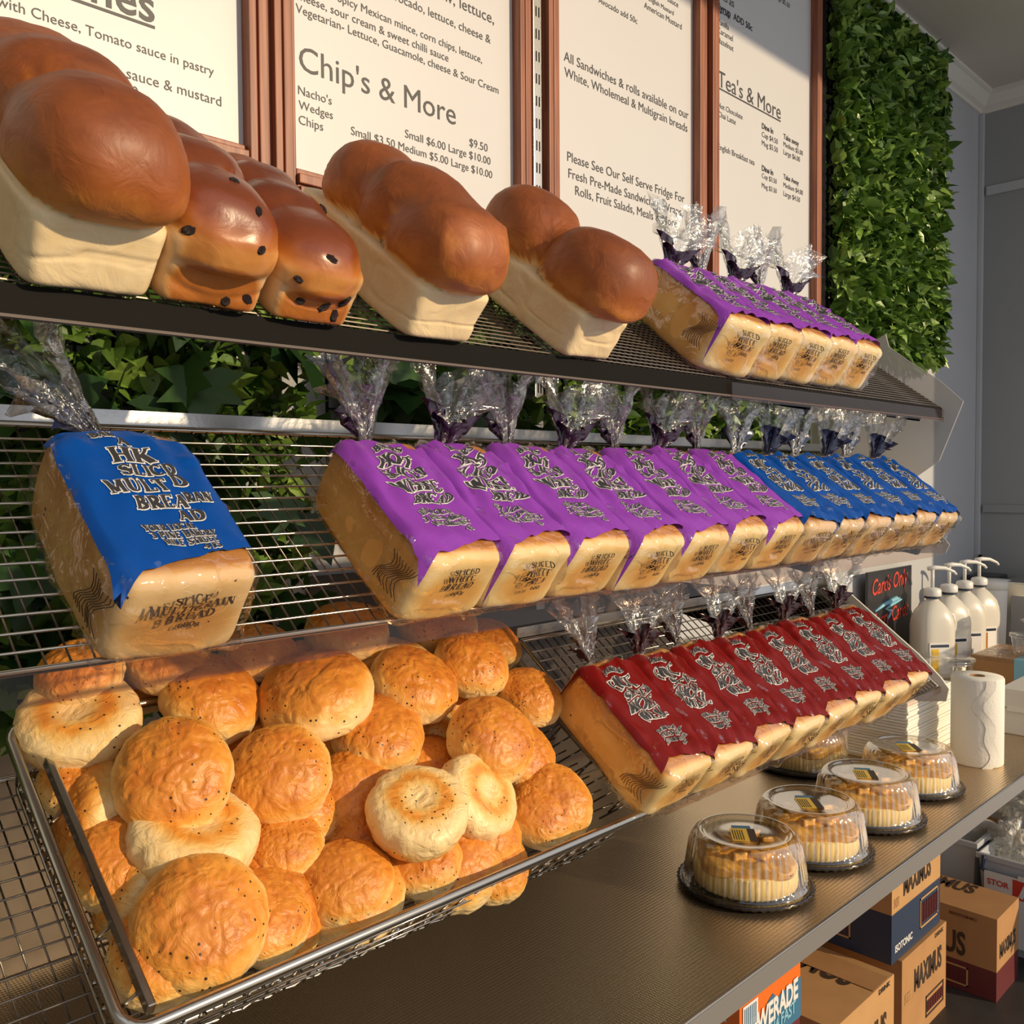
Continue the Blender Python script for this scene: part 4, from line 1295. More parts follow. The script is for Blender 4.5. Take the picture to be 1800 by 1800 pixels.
# hidden bottom layer that carries the heap (its pieces show through the gaps and the lattice)
br = random.Random(12)
nb = 0
for i in range(6):
    for j in range(3):
        x = BX0 + .065 + i * .102; s = .066 + j * .110
        p = B0 + BS * s + BN * (-BDEP + .038) + np.array([x, 0, 0])
        o = obj('bread_roll', ROLLS[(i + 2 * j) % 6])
        q = Vector((br.uniform(-.2, .2), -.5 + br.uniform(-.1, .1), .8)).to_track_quat('Z', 'Y').to_matrix().to_4x4() @ Matrix.Rotation(br.uniform(0, 6), 4, 'Z')
        o.matrix_world = Matrix.Translation(Vector(p)) @ q @ Matrix.Scale(.90, 4)
        row = ('front', 'middle', 'back')[j]
        tag(o, 'golden roll in the bottom layer of the basket, %s row, %s' % (row, ('at the left end', 'second from the left', 'third from the left', 'third from the right', 'second from the right', 'at the right end')[i]), 'bread roll', 'bread rolls in the bottom layer of the basket')

# ------------------------------------------------------------------ wire basket
bk = thing('wire_basket', 'chrome wire basket heaped with golden bread rolls', 'basket', Matrix.Translation(Vector(B0)) @ Matrix.Rotation(BT, 4, 'X'))


def rrect(x0, y0, x1, y1, r, z, n=5):
    pts = []
    for cx, cy, a0 in ((x1 - r, y0 + r, -90), (x1 - r, y1 - r, 0), (x0 + r, y1 - r, 90), (x0 + r, y0 + r, 180)):
        for k in range(n + 1):
            a = math.radians(a0 + 90 * k / n); pts.append((cx + r * math.cos(a), cy + r * math.sin(a), z))
    return pts


MB().tube(rrect(BX0, -.006, BX1, BLEN, .022, .004), .0058, 10, closed=True).build('top_rim', M['chrome'], bk, True)
for x, s in ((BX0 + .026, 1), (BX1 - .018, -1)):
    MB().box((x - .0036, .006, -.003), (x + .0036, BLEN - .02, .0105), 0, .0015).build('inner_side_rail', M['chrome'], bk)
MB().tube(rrect(BX0 + .014, .010, BX1 - .085, BLEN - .014, .018, -BDEP), .0026, 8, closed=True).build('bottom_rim', M['chrome'], bk, True)
# slanted lattice on the front, sides and back
def lattice(a, b, up_, drop, n, name='lattice_wire', dx1=0):
    a = Vector(a); b = Vector(b); d = (b - a) / n
    for k in range(n):
        p = a + d * k; q = a + d * (k + 1.0) + Vector(drop)
        if dx1: q = Vector((a.x + (q.x - a.x) * dx1, q.y, q.z))
        wire(bk, p, q, .00135, 'wire_dark', name)
        if k % 2 == 0 or not dx1:
            u = a + d * (k + .5) + Vector(drop); v = a + d * (k - .1) + Vector(drop) * .5
            if dx1: u.x = a.x + (u.x - a.x) * dx1; v.x = a.x + (v.x - a.x) * (1 + dx1) / 2
            wire(bk, u, v, .0012, 'chrome', name)
lattice((BX0 + .02, -.003, -.004), (BX1 - .02, -.003, -.004), 1, (-.004, .010, -BDEP * .96), 27, dx1=.90)
lattice((BX0 + .002, .02, -.002), (BX0 + .002, BLEN - .02, -.002), 1, (.013, 0, -BDEP), 12)
lattice((BX1 - .002, .02, -.002), (BX1 - .002, BLEN - .02, -.002), 1, (-.013, 0, -BDEP), 12)
for z, y in ((-.018, .001), (-.038, .004), (-.054, .007)):
    wire(bk, (BX0 + .006, y - .003, z), (BX1 - .006 + z * 1.1, y - .003, z), .0014, 'chrome', 'front_wire')
zz = MB(); pts = []
for k in range(45):
    x = BX0 + .02 + (BX1 - BX0 - .11) * k / 44; pts.append((x, .006 + (.006 if k % 2 else 0), -BDEP - (.009 if k % 2 else .001)))
zz.tube(pts, .0014, 5).build('zigzag_wire', M['chrome'], bk, True)
for x, dx in ((BX0 + .026, -.022), (BX1 - .018, .016)):
    for k in range(5):
        y = .03 + k * .07; wire(bk, (x, y, -.004), (x + dx * .5, y + .012, -.050), .0016, 'wire_dark', 'side_stay')
for k in range(1, 17): wire(bk, (BX0 + .015, BLEN * k / 17, -BDEP), (BX1 - .085, BLEN * k / 17, -BDEP), .0013, 'chrome', 'bottom_wire')
for k in range(1, 30): wire(bk, (BX0 + .015 + (BX1 - BX0 - .10) * k / 30, .01, -BDEP - .002), (BX0 + .015 + (BX1 - BX0 - .10) * k / 30, BLEN - .014, -BDEP - .002), .0011, 'wire_dark', 'bottom_wire')

# ------------------------------------------------------------------ domed cakes
def make_cake():
    t = thing('cake_box', '', 'boxed cake')
    fl = lambda r, z, a: r + (.0018 * math.cos(a * 48) if r > .1 else 0)
    MB().lathe([(0, .0), (.098, .0), (.108, .002), (.1195, .006), (.1215, .011), (.1195, .0135), (.1125, .0115), (.1095, .0095), (.0, .0085)], 96, fn=fl).build('tray', M['black_tray'], t, True)
    # ribbed dome, flat lid with raised ring
    def rib(r, z, a):
        if .024 < z < .088: return r * (1 + .028 * math.tanh(2.5 * math.cos(a * 46)))
        return r
    prof = [(.1110, .0125), (.1135, .0125), (.1115, .016), (.1080, .020), (.1068, .026), (.1040, .045), (.1010, .065), (.0985, .080), (.0960, .090), (.0915, .097), (.0850, .1010),
            (.0800, .1010), (.0765, .0975), (.0745, .0950), (.0700, .0945), (.0400, .0950), (.0, .0955)]
    MB().lathe(prof, 184, fn=rib).build('dome_lid', M['dome'], t, True)
    # the cake: pleated band, golden top, caramel pieces
    MB().lathe([(0, .0095), (.089, .0095), (.091, .012), (.0915, .044), (.089, .047), (.0, .047)], 180, fn=lambda r, z, a: r + (.0011 * math.cos(a * 60) if r > .08 else 0)).build('cake_base', M['cream'], t, True)
    D0, F0 = cubes(18); D = D0 / np.linalg.norm(D0, axis=1)[:, None]
    P = D * np.array([.087, .087, .016]) * (1 / (np.abs(D) ** 4).sum(1) ** .25)[:, None] * .96
    P[:, 2] += .007 * vnoise(P * 45, 4) * (P[:, 2] > 0) + .004 * vnoise(P * 110, 5) * (P[:, 2] > 0)
    P[:, 2] += .052
    obj('golden_top', mesh('golden_top', P, F0, M['amber'], True), t)
    rr = random.Random(4); D0, F0 = cubes(5)
    for k in range(9):
        a = k * .72 + rr.uniform(-.2, .2); r = rr.uniform(.028, .070)
        Q = D0 * np.array([rr.uniform(.010, .018), rr.uniform(.008, .014), rr.uniform(.004, .008)]); Q *= (1 + .25 * vnoise(Q * 120, k))[:, None]
        o = obj('pastry_piece', mesh('pastry_piece', Q, F0, M['amber'], True), t); o.matrix_basis = Matrix.Translation((r * math.cos(a), r * math.sin(a), .068)) @ Matrix.Rotation(rr.uniform(0, 3), 4, 'Z') @ Matrix.Rotation(rr.uniform(-.3, .3), 4, 'X')
    MB().box((.040, -.030, .058), (.068, -.012, .066), 0, .003).build('chocolate_piece', M['raisin'], t)
    # sticker on the lid
    s = MB()
    s.box((-.026, -.040, .0962), (.004, .018, .0966), 0)
    st = s.build('sticker', M['yellow'], t)
    MB().box((.004, -.040, .0963), (.018, .018, .0967)).build('sticker_photo', M['card_ink'], st)
    MB().box((-.022, .018, .0963), (.012, .032, .0967)).build('sticker_strip', M['blue_box'], st)
    m = MB()
    for k in range(5): m.box((-.023 + k * .0042, -.036, .0967), (-.0215 + k * .0042, .010, .0969))
    m.build('sticker_print', M['card_ink'], st)
    return t


cakes = [(1.448, .868), (1.680, .862), (1.930, .858), (2.195, .872)]
ck = make_cake()
cl = ['nearest of the four domed cakes in a row on the steel counter', 'second nearest domed cake on the steel counter', 'third domed cake on the steel counter', 'farthest of the four domed cakes, in front of the paper towel roll']
for k, (x, y) in enumerate(cakes):
    Mx = Matrix.Translation((x, y, COUNTER_Z)) @ Matrix.Rotation(math.radians((-52, -48, -56, -50)[k]), 4, 'Z')
    if k == 0: ck.matrix_world = Mx; tag(ck, cl[0], group='domed cakes on the counter')
    else: copy_tree(ck, Mx, cl[k])['group'] = 'domed cakes on the counter'
c5 = copy_tree(ck, Matrix.Translation((2.165, 1.13, COUNTER_Z)), 'clear ribbed cake dome half hidden behind the far bags under the lower rack')

# ------------------------------------------------------------------ paper goods
t = thing('paper_towel_roll', 'upright white paper towel roll with wavy loose edge, behind the farthest cake', 'paper towel', (2.505, .822, COUNTER_Z))
def tw(r, z, a):
    return r * (1 + .012 * math.sin(a * 3)) if r > .03 else r
MB().lathe([(.019, .001), (.060, .0), (.0625, .004), (.0625, .221), (.060, .226), (.019, .2255)], 64, fn=tw).build('paper', M['paper'], t, True)
MB().lathe([(.019, .001), (.019, .2255), (.0175, .2258), (.0175, .001)], 32).build('core', M['brown_card'], t, True)
V = []; F = []
for i in range(30):
    z = .225 * i / 29; a = math.radians(-128 + 14 * math.sin(z * 30) + 8 * math.sin(z * 70))
    for j in range(5):
        b = a - j * .10; rr = .0634 + .0002 * (4 - j) + (.0008 if j == 0 else 0)
        V.append((rr * math.cos(b), rr * math.sin(b), z))
for i in range(29):
    for j in range(4):
        b = i * 5 + j; F.append((b, b + 1, b + 6, b + 5))
obj('loose_edge', mesh('loose_edge', V, F, M['paper'], True), t)

t = thing('paper_bag_stack', 'tall stack of white paper bags left of the paper towel roll', 'paper bags', (2.50, 1.01, COUNTER_Z))
r = random.Random(2)
for k in range(22):
    z = k * .0078; dx = r.uniform(-.003, .003)
    MB().box((-.17 + dx, -.08 + r.uniform(-.002, .002), z + .0004), (.14 + dx, .08, z + .0074), 0, .0018).build('paper_bag', M['paper'], t)

t = thing('pastry_box', 'long cream card box lying right of the paper towel roll', 'box', (2.98, .74, COUNTER_Z))
MB().box((-.14, -.30, .0), (.16, .125, .075), 0, .004).build('lower_box', M['acrylic'], t)
MB().box((-.145, -.30, .077), (.165, .13, .132), 0, .004).build('upper_box', M['acrylic'], t)
MB().box((-.1465, -.29, .068), (-.144, .11, .083), 0).build('flap', M['paper'], t)
tag(MB().lathe([(0, 0), (.085, 0), (.09, .006), (.084, .012), (.0, .010)], 40, c=(2.98, .70, COUNTER_Z + .1325)).build('black_tray', M['black_tray'], None, True), 'round black plastic tray lying on the cream card box', 'tray')

# ------------------------------------------------------------------ pump bottles of syrup
def make_jug():
    t = thing('pump_bottle', '', 'syrup bottle')
    def sq(prof, seg=28, p=4.5):
        V = []; F = []
        for i, (r, z, e) in enumerate(prof):
            for k in range(seg):
                a = 2 * math.pi * k / seg; c, s = math.cos(a), math.sin(a)
                q = 1 / (abs(c) ** e + abs(s) ** e) ** (1 / e)
                V.append((r * q * c, r * q * s * .86, z))
        for i in range(len(prof) - 1):
            for k in range(seg):
                l = (k + 1) % seg; F.append((i * seg + k, i * seg + l, (i + 1) * seg + l, (i + 1) * seg + k))
        F.append(tuple(range(seg))[::-1])
        return V, F
    V, F = sq([(.060, 0, 5), (.066, .006, 5), (.067, .02, 5), (.068, .15, 5), (.068, .185, 5), (.066, .215, 4), (.058, .245, 3), (.042, .268, 2.3), (.028, .282, 2), (.023, .285, 2), (.022, .300, 2)])
    obj('bottle', mesh('bottle', V, F, M['jug'], True), t)
    MB().tube([(.052, 0, .235), (.078, 0, .228), (.088, 0, .20), (.084, 0, .15), (.066, 0, .135)], .010, 10).build('handle', M['jug'], t, True)
    MB().box((-.045, -.0595, .020), (.035, -.0575, .135)).build('label', M['white_ink'], t)
    MB().lathe([(0, .300), (.030, .300), (.031, .303), (.031, .322), (.026, .328), (.012, .332), (.0, .332)], 28).build('cap', M['white_plastic'], t, True)
    MB().lathe([(.0245, .292), (.0275, .292), (.0275, .299), (.0245, .299)], 24).build('collar', M['blue_card'], t, True)
    pm = MB(); pm.tube([(0, 0, .33), (0, 0, .398)], .0065, 10); pm.tube([(-.018, 0, .402), (.012, 0, .405), (.05, 0, .402), (.085, 0, .388), (.094, 0, .378)], [.008, .0085, .007, .0055, .005], 8)
    pm.build('pump', M['white_plastic'], t, True)
    return t


jg = make_jug()
syr = [('syrup_white', 'yellow'), ('a', 'card_ink'), ('b', 'sky_ink'), ('c', 'red')]
jl = ['pump bottle nearest the chalk sign, with yellow-striped label', 'second pump bottle from the chalk sign, with dark-striped label', 'third pump bottle from the chalk sign', 'pump bottle farthest from the chalk sign, with red-striped label']
for k in range(4):
    x = 3.475 + k * .165
    Mx = Matrix.Translation((x, 1.30, COUNTER_Z)) @ Matrix.Rotation(math.radians((-38, -32, -36, -30)[k]), 4, 'Z')
    if k == 0:
        c = jg; c.matrix_world = Mx; tag(c, jl[0], group='pump bottles against the far wall')
    else:
        c = copy_tree(jg, Mx, jl[k]); c['group'] = 'pump bottles against the far wall'
    lb = [ch for ch in c.children if ch.name.startswith('label')][0]
    b = MB().box((-.036, -.0608, .026), (-.010, -.0594, .112))
    b.build('label_stripe', M[syr[k][1]], lb)
    MB().box((-.040, -.0606, .118), (.030, -.0594, .128)).build('label_heading', M['blue_card'], lb)

t = thing('canister', 'white rounded plastic canister right of the pump bottles', 'canister', (4.20, 1.32, COUNTER_Z))
MB().lathe([(0, 0), (.062, 0), (.068, .01), (.072, .15), (.074, .285), (.068, .298), (0, .302)], 36).build('body', M['white_plastic'], t, True)
MB().lathe([(.0745, .262), (.0765, .264), (.0765, .285), (.070, .300), (0, .304)], 36).build('lid', M['white_plastic'], t, True)

# chalk sign leaning at the wall
sx0 = onY(1523, 1050, 1.455)[0]; sx1 = onY(1600, 1050, 1.455)[0]; sz1 = onY(1560, 1000, 1.455)[2]; sz0 = COUNTER_Z
t = thing('chalk_sign', 'small black sign with red and blue handwriting behind the pump bottles', 'sign', (sx0, 1.455, sz0))
inv2 = t.matrix_world.inverted()
def sp(o): o.matrix_parent_inverse = inv2; return o
sp(MB().box((sx0, 1.450, sz0), (sx1, 1.460, sz1), 0, .002).build('board', M['glass_dark'], t))
SY = 1.4485
def hand(s, x, z, w, mat):
    V, F = text_mesh(s, .012); x0_, x1_ = V[:, 0].min(), V[:, 0].max(); k = w / (x1_ - x0_)
    W = [(x + (v[0] - x0_) * k + .22 * v[1] * k, SY, z + v[1] * k * 1.25 + .25 * (v[0] - x0_) * k * .3) for v in V]
    m = MB(); m.add(W, F); sp(m.build('handwriting', M[mat], t))
sw = sx1 - sx0
hand('Cards Only', sx0 + .08 * sw, sz1 - .090, sw * .80, 'red')
hand('Sorry Cards', sx0 + .10 * sw, onY(1560, 1100, SY)[2], sw * .80, 'red')
m = MB(); m.tube([(sx0 + sw * a, SY, sz1 - .05 - b * .62) for a, b in ((.15, .16), (.35, .13), (.62, .11), (.72, .118), (.5, .145), (.38, .16), (.5, .18), (.46, .21), (.44, .225))], [.004, .008, .010, .008, .006, .005, .007, .006, .003], 6)
sp(m.build('squiggle', M['sky_ink'], t, True))

t = thing('coffee_machine', 'grey stainless steel machine at the far end of the counter', 'appliance', (4.22, 1.02, COUNTER_Z))
MB().box((-.05, -.35, 0.01), (.27, .27, .30), 0, .012).build('body', M['steel'], t)
MB().box((-.054, -.30, .06), (-.049, .22, .24), 0, .004).build('front_panel', M['wall_dark'], t)
for y in (-.3, .22): MB().lathe([(0, 0), (.02, 0), (.02, .011), (0, .011)], 16, c=(0, y, 0)).build('foot', M['black'], t)
t = thing('black_grinder', 'black appliance standing in the far corner behind the white canister', 'appliance', (4.41, 1.42, COUNTER_Z))
MB().box((-.085, -.07, 0), (.09, .06, .30), 0, .01).build('body', M['glass_dark'], t)
MB().box((-.089, -.05, .10), (-.084, .04, .27), 0, .002).build('window', M['black'], t)

# cardboard box with blue tape and clear tubs on it
t = thing('cardboard_box', 'brown cardboard box sealed with blue tape at the right end of the counter', 'cardboard box', (3.50, 1.0, COUNTER_Z))
MB().box((0, -.38, 0), (.30, .17, .095), 0, .003).build('carton', M['brown_card'], t)
MB().box((-.0012, -.005, .001), (.3005, .028, .0962)).build('tape', M['sky_ink'], t)
MB().box((-.0005, -.38, .094), (.30, .17, .0975)).box((-.001, -.37, .080), (.0, .16, .094)).build('plastic_wrap', M['film'], t)
def tub(loc, label, r=.075, h=.07, rot=0, mat='tray_clear', r2=1.18):
    t = thing('plastic_tub', label, 'plastic tub', Matrix.Translation(loc) @ Matrix.Rotation(rot, 4, 'X') @ Matrix.Rotation(rot * .6, 4, 'Y'))
    MB().lathe([(0, 0), (r, 0), (r * 1.02, .006), (r * r2, h - .01), (r * r2, h), (r * r2 + .006, h + .002), (r * r2 + .006, h - .004)], 44, fn=lambda q, z, a: q * (1 + .012 * math.cos(a * 24))).build('tub', M[mat], t, True)
    MB().lathe([(0, h + .006), (r * r2 - .012, h + .006), (r * r2 - .006, h + .002), (r * r2 + .007, h + .004), (r * r2 + .007, h + .008), (0, h + .010)], 44).build('lid', M[mat], t, True)
    return t
tub((3.60, 1.00, COUNTER_Z + .0985), 'clear plastic tub on the left of the taped cardboard box', .055, .07)
tub((3.66, .82, COUNTER_Z + .0985), 'clear plastic tub at the right on the taped cardboard box', .060, .075)
tub((3.30, 1.20, COUNTER_Z), 'low clear container on the counter in front of the chalk sign', .085, .10)

# crumpled clear bags
def crumple(name, label, c, size, seed, mat='frost', n=24):
    D, F = cubes(n); D = D / np.linalg.norm(D, axis=1)[:, None]
    a = np.abs(vnoise(D * 2.3 + seed, seed)); b = np.abs(vnoise(D * 5 + seed, seed + 1)); e = np.abs(vnoise(D * 11, seed + 2))
    T = .72 + .55 * a - .30 * b + .16 * e
    P = D * T[:, None] * np.array(size) + np.array(c)
    P[:, 2] = np.maximum(P[:, 2], c[2] - size[2] * .8)
    return tag(obj(name, mesh(name, P, F, M[mat], False)), label, 'plastic bag')
crumple('plastic_bag', 'crumpled clear bag on the taped cardboard box at the right edge', (3.72, .93, COUNTER_Z + .215), (.10, .12, .07), 3)

# ------------------------------------------------------------------ under the counter
def label_face(parent, s, origin, ux, uz, w, mat='card_ink', bold=.03, hs=1.0, name='print'):
    V, F = text_mesh(s, bold); x0_, x1_ = V[:, 0].min(), V[:, 0].max(); k = w / (x1_ - x0_)
    o = np.array(origin, float); ux = np.array(ux, float); uz = np.array(uz, float)
    W = [o + ux * (v[0] - x0_) * k + uz * v[1] * k * hs for v in V]
    m = MB(); m.add(W, F); return m.build(name, M[mat], parent)


def carton(label, a, b, top='kraft', low=None, split=.5, prints=(), name='carton', cat='carton', side=None):
    """printed drinks carton; a, b opposite corners; faces the room with -Y and the lens with -X"""
    t = thing(name, label, cat, a)
    d = [b[i] - a[i] for i in range(3)]
    hs = d[2] * split if low else 0
    MB().box((0, 0, hs), (d[0], d[1], d[2]), 0, .0015).build('box_upper' if low else 'box_body', M[top], t)
    if low: MB().box((0, 0, 0), (d[0], d[1], hs), 0, .0015).build('box_lower', M[low], t)
    e = .0012
    for p in prints:
        f, s, u, v, w, mt, hsx = p
        if f == 'y': label_face(t, s, (u * d[0], -e, v * d[2]), (1, 0, 0), (0, 0, 1), w * d[0], mt, .03, hsx)
        if f == 'x': label_face(t, s, (-e, d[1] - u * d[1], v * d[2]), (0, -1, 0), (0, 0, 1), w * d[1], mt, .03, hsx)
        if f == 'z': label_face(t, s, (v * d[0], d[1] - u * d[1], d[2] + e), (0, -1, 0), (1, 0, 0), w * d[1], mt, .03, hsx)
        if f == 'f': label_face(t, s, (v * d[0], u * d[1], d[2] + e), (0, 1, 0), (-1, 0, 0), w * d[1], mt, .03, hsx)
    # outlined bottle panel
    def frame(f, u0, u1, v0, v1, mt='kraft'):
        m = MB(); q = .006
        for k in range(10):
            uu = u0 + (u1 - u0) * (k + .7) / 10.4
            if f == 'y': m.box((uu * d[0], -.0022, (v0 + .05) * d[2]), (uu * d[0] + .006, -.0012, (v1 - .06) * d[2]))
            else: m.box((-.0022, uu * d[1], (v0 + .05) * d[2]), (-.0012, uu * d[1] + .007, (v1 - .06) * d[2]))
        r_ = MB()
        def edge(ua, ub, va, vb):
            if f == 'y': r_.box((ua * d[0], -.0018, va * d[2]), (ub * d[0], -.0010, vb * d[2]))
            else: r_.box((-.0018, ua * d[1], va * d[2]), (-.0010, ub * d[1], vb * d[2]))
        tk = .012
        edge(u0, u1, v0, v0 + tk * 1.6); edge(u0, u1, v1 - tk * 1.6, v1); edge(u0, u0 + tk, v0, v1); edge(u1 - tk, u1, v0, v1)
        r_.build('panel_outline', M[mt], t); m.build('bottle_icons', M['maroon_card'], t)
    if side:
        for sd in side: frame(*sd)
    return t


CT = -1.295
carton('brown-over-navy drinks carton on top of the two near cartons', (2.375, .985, CT + .001), (2.712, 1.36, CT + .268), 'kraft', 'blue_card', .50,
       [('y', 'MAXIMUS', .22, .62, .56, 'card_ink', 1.9), ('y', 'SPORT', .04, .56, .10, 'brown_card', 3), ('y', 'ISOTONIC', .06, .10, .34, 'white_ink', 1.1), ('x', 'MAXIMUS', .20, .66, .6, 'card_ink', 1.4)],
       side=[('y', .56, .94, .12, .44), ('x', .30, .80, .12, .42)])
carton('tall brown drinks carton under the navy one, its printed end toward the aisle', (2.420, .975, FLOOR_Z), (2.735, 1.36, CT - .001), 'brown_card', None, .5,
       [('y', 'MAXIMUS', .26, .55, .62, 'card_ink', 1.9), ('y', 'SPORT', .06, .5, .12, 'kraft', 3), ('y', 'DRINK', .72, .93, .2, 'card_ink', .8)], side=[('y', .52, .93, .12, .36, 'card_ink')])
carton('light brown carton with large black print on its top, front left of the tall one', (2.005, .965, FLOOR_Z), (2.345, 1.36, CT - .001), 'kraft', None, .5,
       [('z', 'MAXIMUS', .05, .58, .80, 'card_ink', 1.9), ('y', 'MAXIMUS', .20, .42, .66, 'card_ink', 1.9), ('y', 'DRINK', .72, .93, .2, 'card_ink', .8)])
m = MB().box((2.345 - .12, .967, CT + .0002), (2.345 - .03, 1.355, CT + .0012)); tag(m.build('carton_tape', M['brown_card']), 'brown tape strip across the top of the light brown carton', 'tape')
carton('brown-over-maroon drinks carton standing on the floor farthest right', (2.855, .875, FLOOR_Z), (3.055, 1.27, FLOOR_Z + .250), 'brown_card', 'maroon_card', .36,
       [('x', 'MAXIMUS', .16, .44, .62, 'card_ink', 1.7), ('x', 'ISOTONIC', .66, .90, .20, 'maroon_card', .7), ('z', 'MAXIMUS', .10, .62, .62, 'card_ink', 1.7), ('y', 'MAXIMUS', .12, .50, .72, 'card_ink', 1.8)],
       side=[('x', .20, .88, .07, .30)])
# orange and blue sports drink box on a plain carton
px0 = onY(1300, 1760, .985)[0]; px1 = onY(1407, 1740, .985)[0]; pzs = onY(1407, 1785, .985)[2]
carton('dark carton under the orange and blue drinks box', (px0 - .01, .985, FLOOR_Z), (px1 - .002, 1.36, pzs - .001), 'maroon_card')
t = carton('orange and blue sports drink box in front, under the counter edge', (px0, .985, pzs), (px1, 1.33, pzs + .19), 'orange_card', None, .5, [])
W_, H_ = px1 - px0, .19
V = [(0, -.0012, 0), (W_, -.0012, 0), (W_, -.0012, H_ * .48), (W_ * .66, -.0012, H_ * .47), (W_ * .60, -.0012, H_ * .44), (W_ * .52, -.0012, H_ * .54), (W_ * .44, -.0012, H_ * .49), (W_ * .36, -.0012, H_ * .33), (0, -.0012, H_ * .28)]
obj('blue_field', mesh('blue_field', V, [tuple(range(9))], M['blue_box']), t)
V = [(-.0012, 0, 0), (-.0012, .345, 0), (-.0012, .345, H_ * .38), (-.0012, 0, H_ * .38)]
obj('blue_field', mesh('blue_field', V, [(0, 3, 2, 1)], M['blue_card']), t)
label_face(t, 'POWERADE', (W_ * .04, -.0024, H_ * .20), (1, 0, .06), (0, 0, 1), W_ * .90, 'white_ink', .04, 1.5)
label_face(t, 'ION4 FAST', (W_ * .34, -.0024, H_ * .07), (1, 0, .06), (0, 0, 1), W_ * .56, 'sky_ink', .02, 1.3)
label_face(t, 'BERRY ICE', (W_ * .40, -.0024, H_ * .84), (1, 0, 0), (0, 0, 1), W_ * .34, 'white_ink', .02, 1.2)
label_face(t, 'GOLD RUSH', (W_ * .40, -.0024, H_ * .73), (1, 0, 0), (0, 0, 1), W_ * .30, 'white_ink', .02, 1.0)
bc = MB().box((W_ * .04, -.0022, H_ * .34), (W_ * .27, -.0014, H_ * .64)).build('barcode', M['white_ink'], t)
m = MB()
for k in range(7): m.box((W_ * .06 + k * W_ * .028, -.0030, H_ * .37), (W_ * .06 + k * W_ * .028 + .003, -.0022, H_ * .61))
m.build('barcode_bars', M['blue_box'], bc)
m = MB().box((-.0022, .03, H_ * .44), (-.0014, .12, H_ * .72)); sb = m.build('barcode', M['white_ink'], t)
m = MB()
for k in range(8): m.box((-.0030, .036 + k * .010, H_ * .47), (-.0022, .040 + k * .010, H_ * .69))
m.build('barcode_bars', M['card_ink'], sb)

# storage tubs and clear bags further back under the counter
def storage(label, a, b, lid=True, handle=False, mat='tub'):
    t = thing('storage_tub', label, 'storage tub', a); d = [b[i] - a[i] for i in range(3)]
    q = .02
    V = [(q, q, 0), (d[0] - q, q, 0), (d[0] - q, d[1] - q, 0), (q, d[1] - q, 0), (0, 0, d[2]), (d[0], 0, d[2]), (d[0], d[1], d[2]), (0, d[1], d[2])]
    V += [(v[0] + (.004 if v[0] < d[0] / 2 else -.004), v[1] + (.004 if v[1] < d[1] / 2 else -.004), v[2] + (.004 if v[2] == 0 else 0)) for v in V]
    F = [(0, 3, 2, 1), (0, 1, 5, 4), (1, 2, 6, 5), (2, 3, 7, 6), (3, 0, 4, 7)]
    F += [tuple(8 + i for i in f[::-1]) for f in F] + [(4, 5, 13, 12), (5, 6, 14, 13), (6, 7, 15, 14), (7, 4, 12, 15)]
    obj('body', mesh('body', V, F, M[mat]), t)
    MB().box((-.008, -.008, d[2] - .018), (.0, d[1] + .008, d[2]), 0, .002).box((0, -.008, d[2] - .018), (d[0] + .008, 0, d[2]), 0, .002).build('rim', M[mat], t)
    if handle:
        MB().tube([(-.014, d[1] - .02, d[2] - .004), (-.016, d[1] - .015, d[2] - .045), (-.016, d[1] - .045, d[2] - .060), (-.016, -.01, d[2] - .062)], .007, 8).build('handle', M['blue_card'], t, True)
    return t
storage('large milky storage tub with a blue handle and red price label under the counter', (3.17, .42, FLOOR_Z), (3.62, 1.03, FLOOR_Z + .315), handle=True)
lq = onX(1730, 1529, 3.145)
lt = thing('price_label', 'white and red price label on the milky storage tub', 'label', (3.145, lq[1] - .29, lq[2] - .225))
MB().box((0, 0, 0), (.003, .29, .225)).build('card', M['white_ink'], lt)
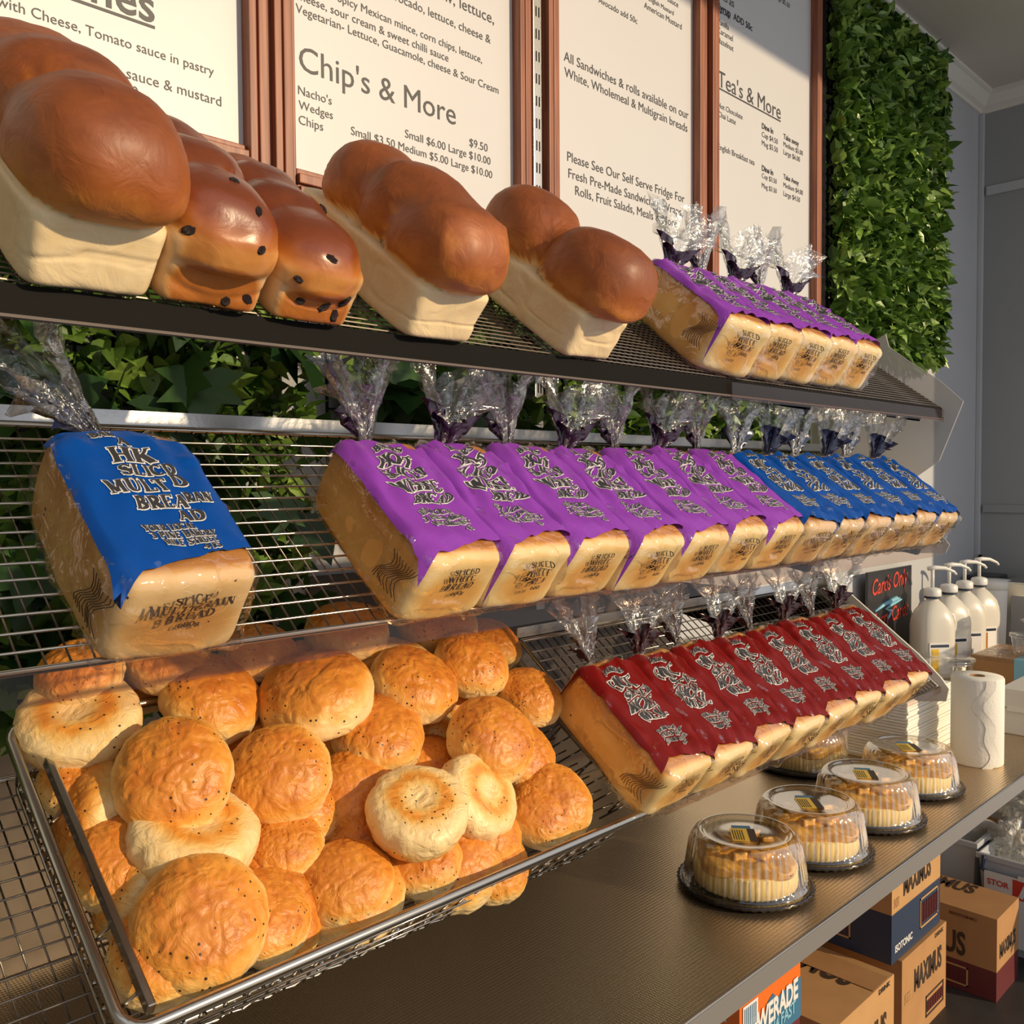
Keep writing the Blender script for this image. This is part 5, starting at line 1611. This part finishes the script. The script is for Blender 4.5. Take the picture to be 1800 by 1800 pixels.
for a_, b_ in (((-.001, .03, .158), (.0, .205, .220)), ((-.001, 0, .105), (.0, .085, .150)), ((-.001, 0, .045), (0, .10, .062))):
    MB().box(a_, b_).build('red_bar', M['red'], lt)
label_face(lt, '7 0', (-.0018, .190, .168), (0, -1, 0), (0, 0, 1), .10, 'white_ink', .04, 1.2)
label_face(lt, 'R', (-.0018, .070, .118), (0, -1, 0), (0, 0, 1), .03, 'white_ink', .04, 1.0)
label_face(lt, 'STOR', (-.0018, .280, .185), (0, -1, 0), (0, 0, 1), .065, 'red', .02, 1.0)
storage('grey translucent storage tub behind the maroon carton under the counter', (3.20, 1.05, FLOOR_Z), (3.62, 1.38, FLOOR_Z + .33))
def cup(label, loc, rot):
    t = thing('clear_bowl', label, 'plastic bowl', Matrix.Translation(loc) @ Matrix.Rotation(rot[0], 4, 'X') @ Matrix.Rotation(rot[1], 4, 'Y'))
    MB().lathe([(0, 0), (.045, 0), (.05, .004), (.075, .06), (.077, .062), (.083, .063), (.083, .066), (.076, .066), (.048, .008), (0, .004)], 40).build('bowl', M['frost'], t, True)
    return t
cup('round clear plastic bowl tipped on its side on top of the storage tubs', Vector(onX(1722, 1484, 3.34)), (.9, -.9))
def pile(label, px, X, size, seed):
    c = onX(*px, X); crumple('plastic_bag', label, tuple(c), size, seed)
pile('crumpled clear bag heaped in the milky storage tub, right of the tipped bowl', (1782, 1488), 3.34, (.07, .08, .075), 8)
pile('small crumpled clear bag left of the tipped bowl under the counter', (1680, 1478), 3.42, (.05, .05, .045), 14)
pile('large crumpled clear bag at the right edge just under the counter lip', (1800, 1412), 3.52, (.10, .12, .07), 19)
c = onX(1765, 1448, 3.62)
o = MB().box((-.12, -.34, -.012), (.14, .16, .012), 0, .003).build('wooden_board', M['kraft'], None, M=Matrix.Translation(Vector(c)) @ Matrix.Rotation(.10, 4, 'X'))
tag(o, 'light wooden board lying behind the tipped bowl under the counter', 'board')

# faces of any thing left without its label would be an error
for o in list(bpy.data.objects):
    if o.parent is None and o.type == 'EMPTY' and not o.get('label'):
        bpy.data.objects.remove(o)
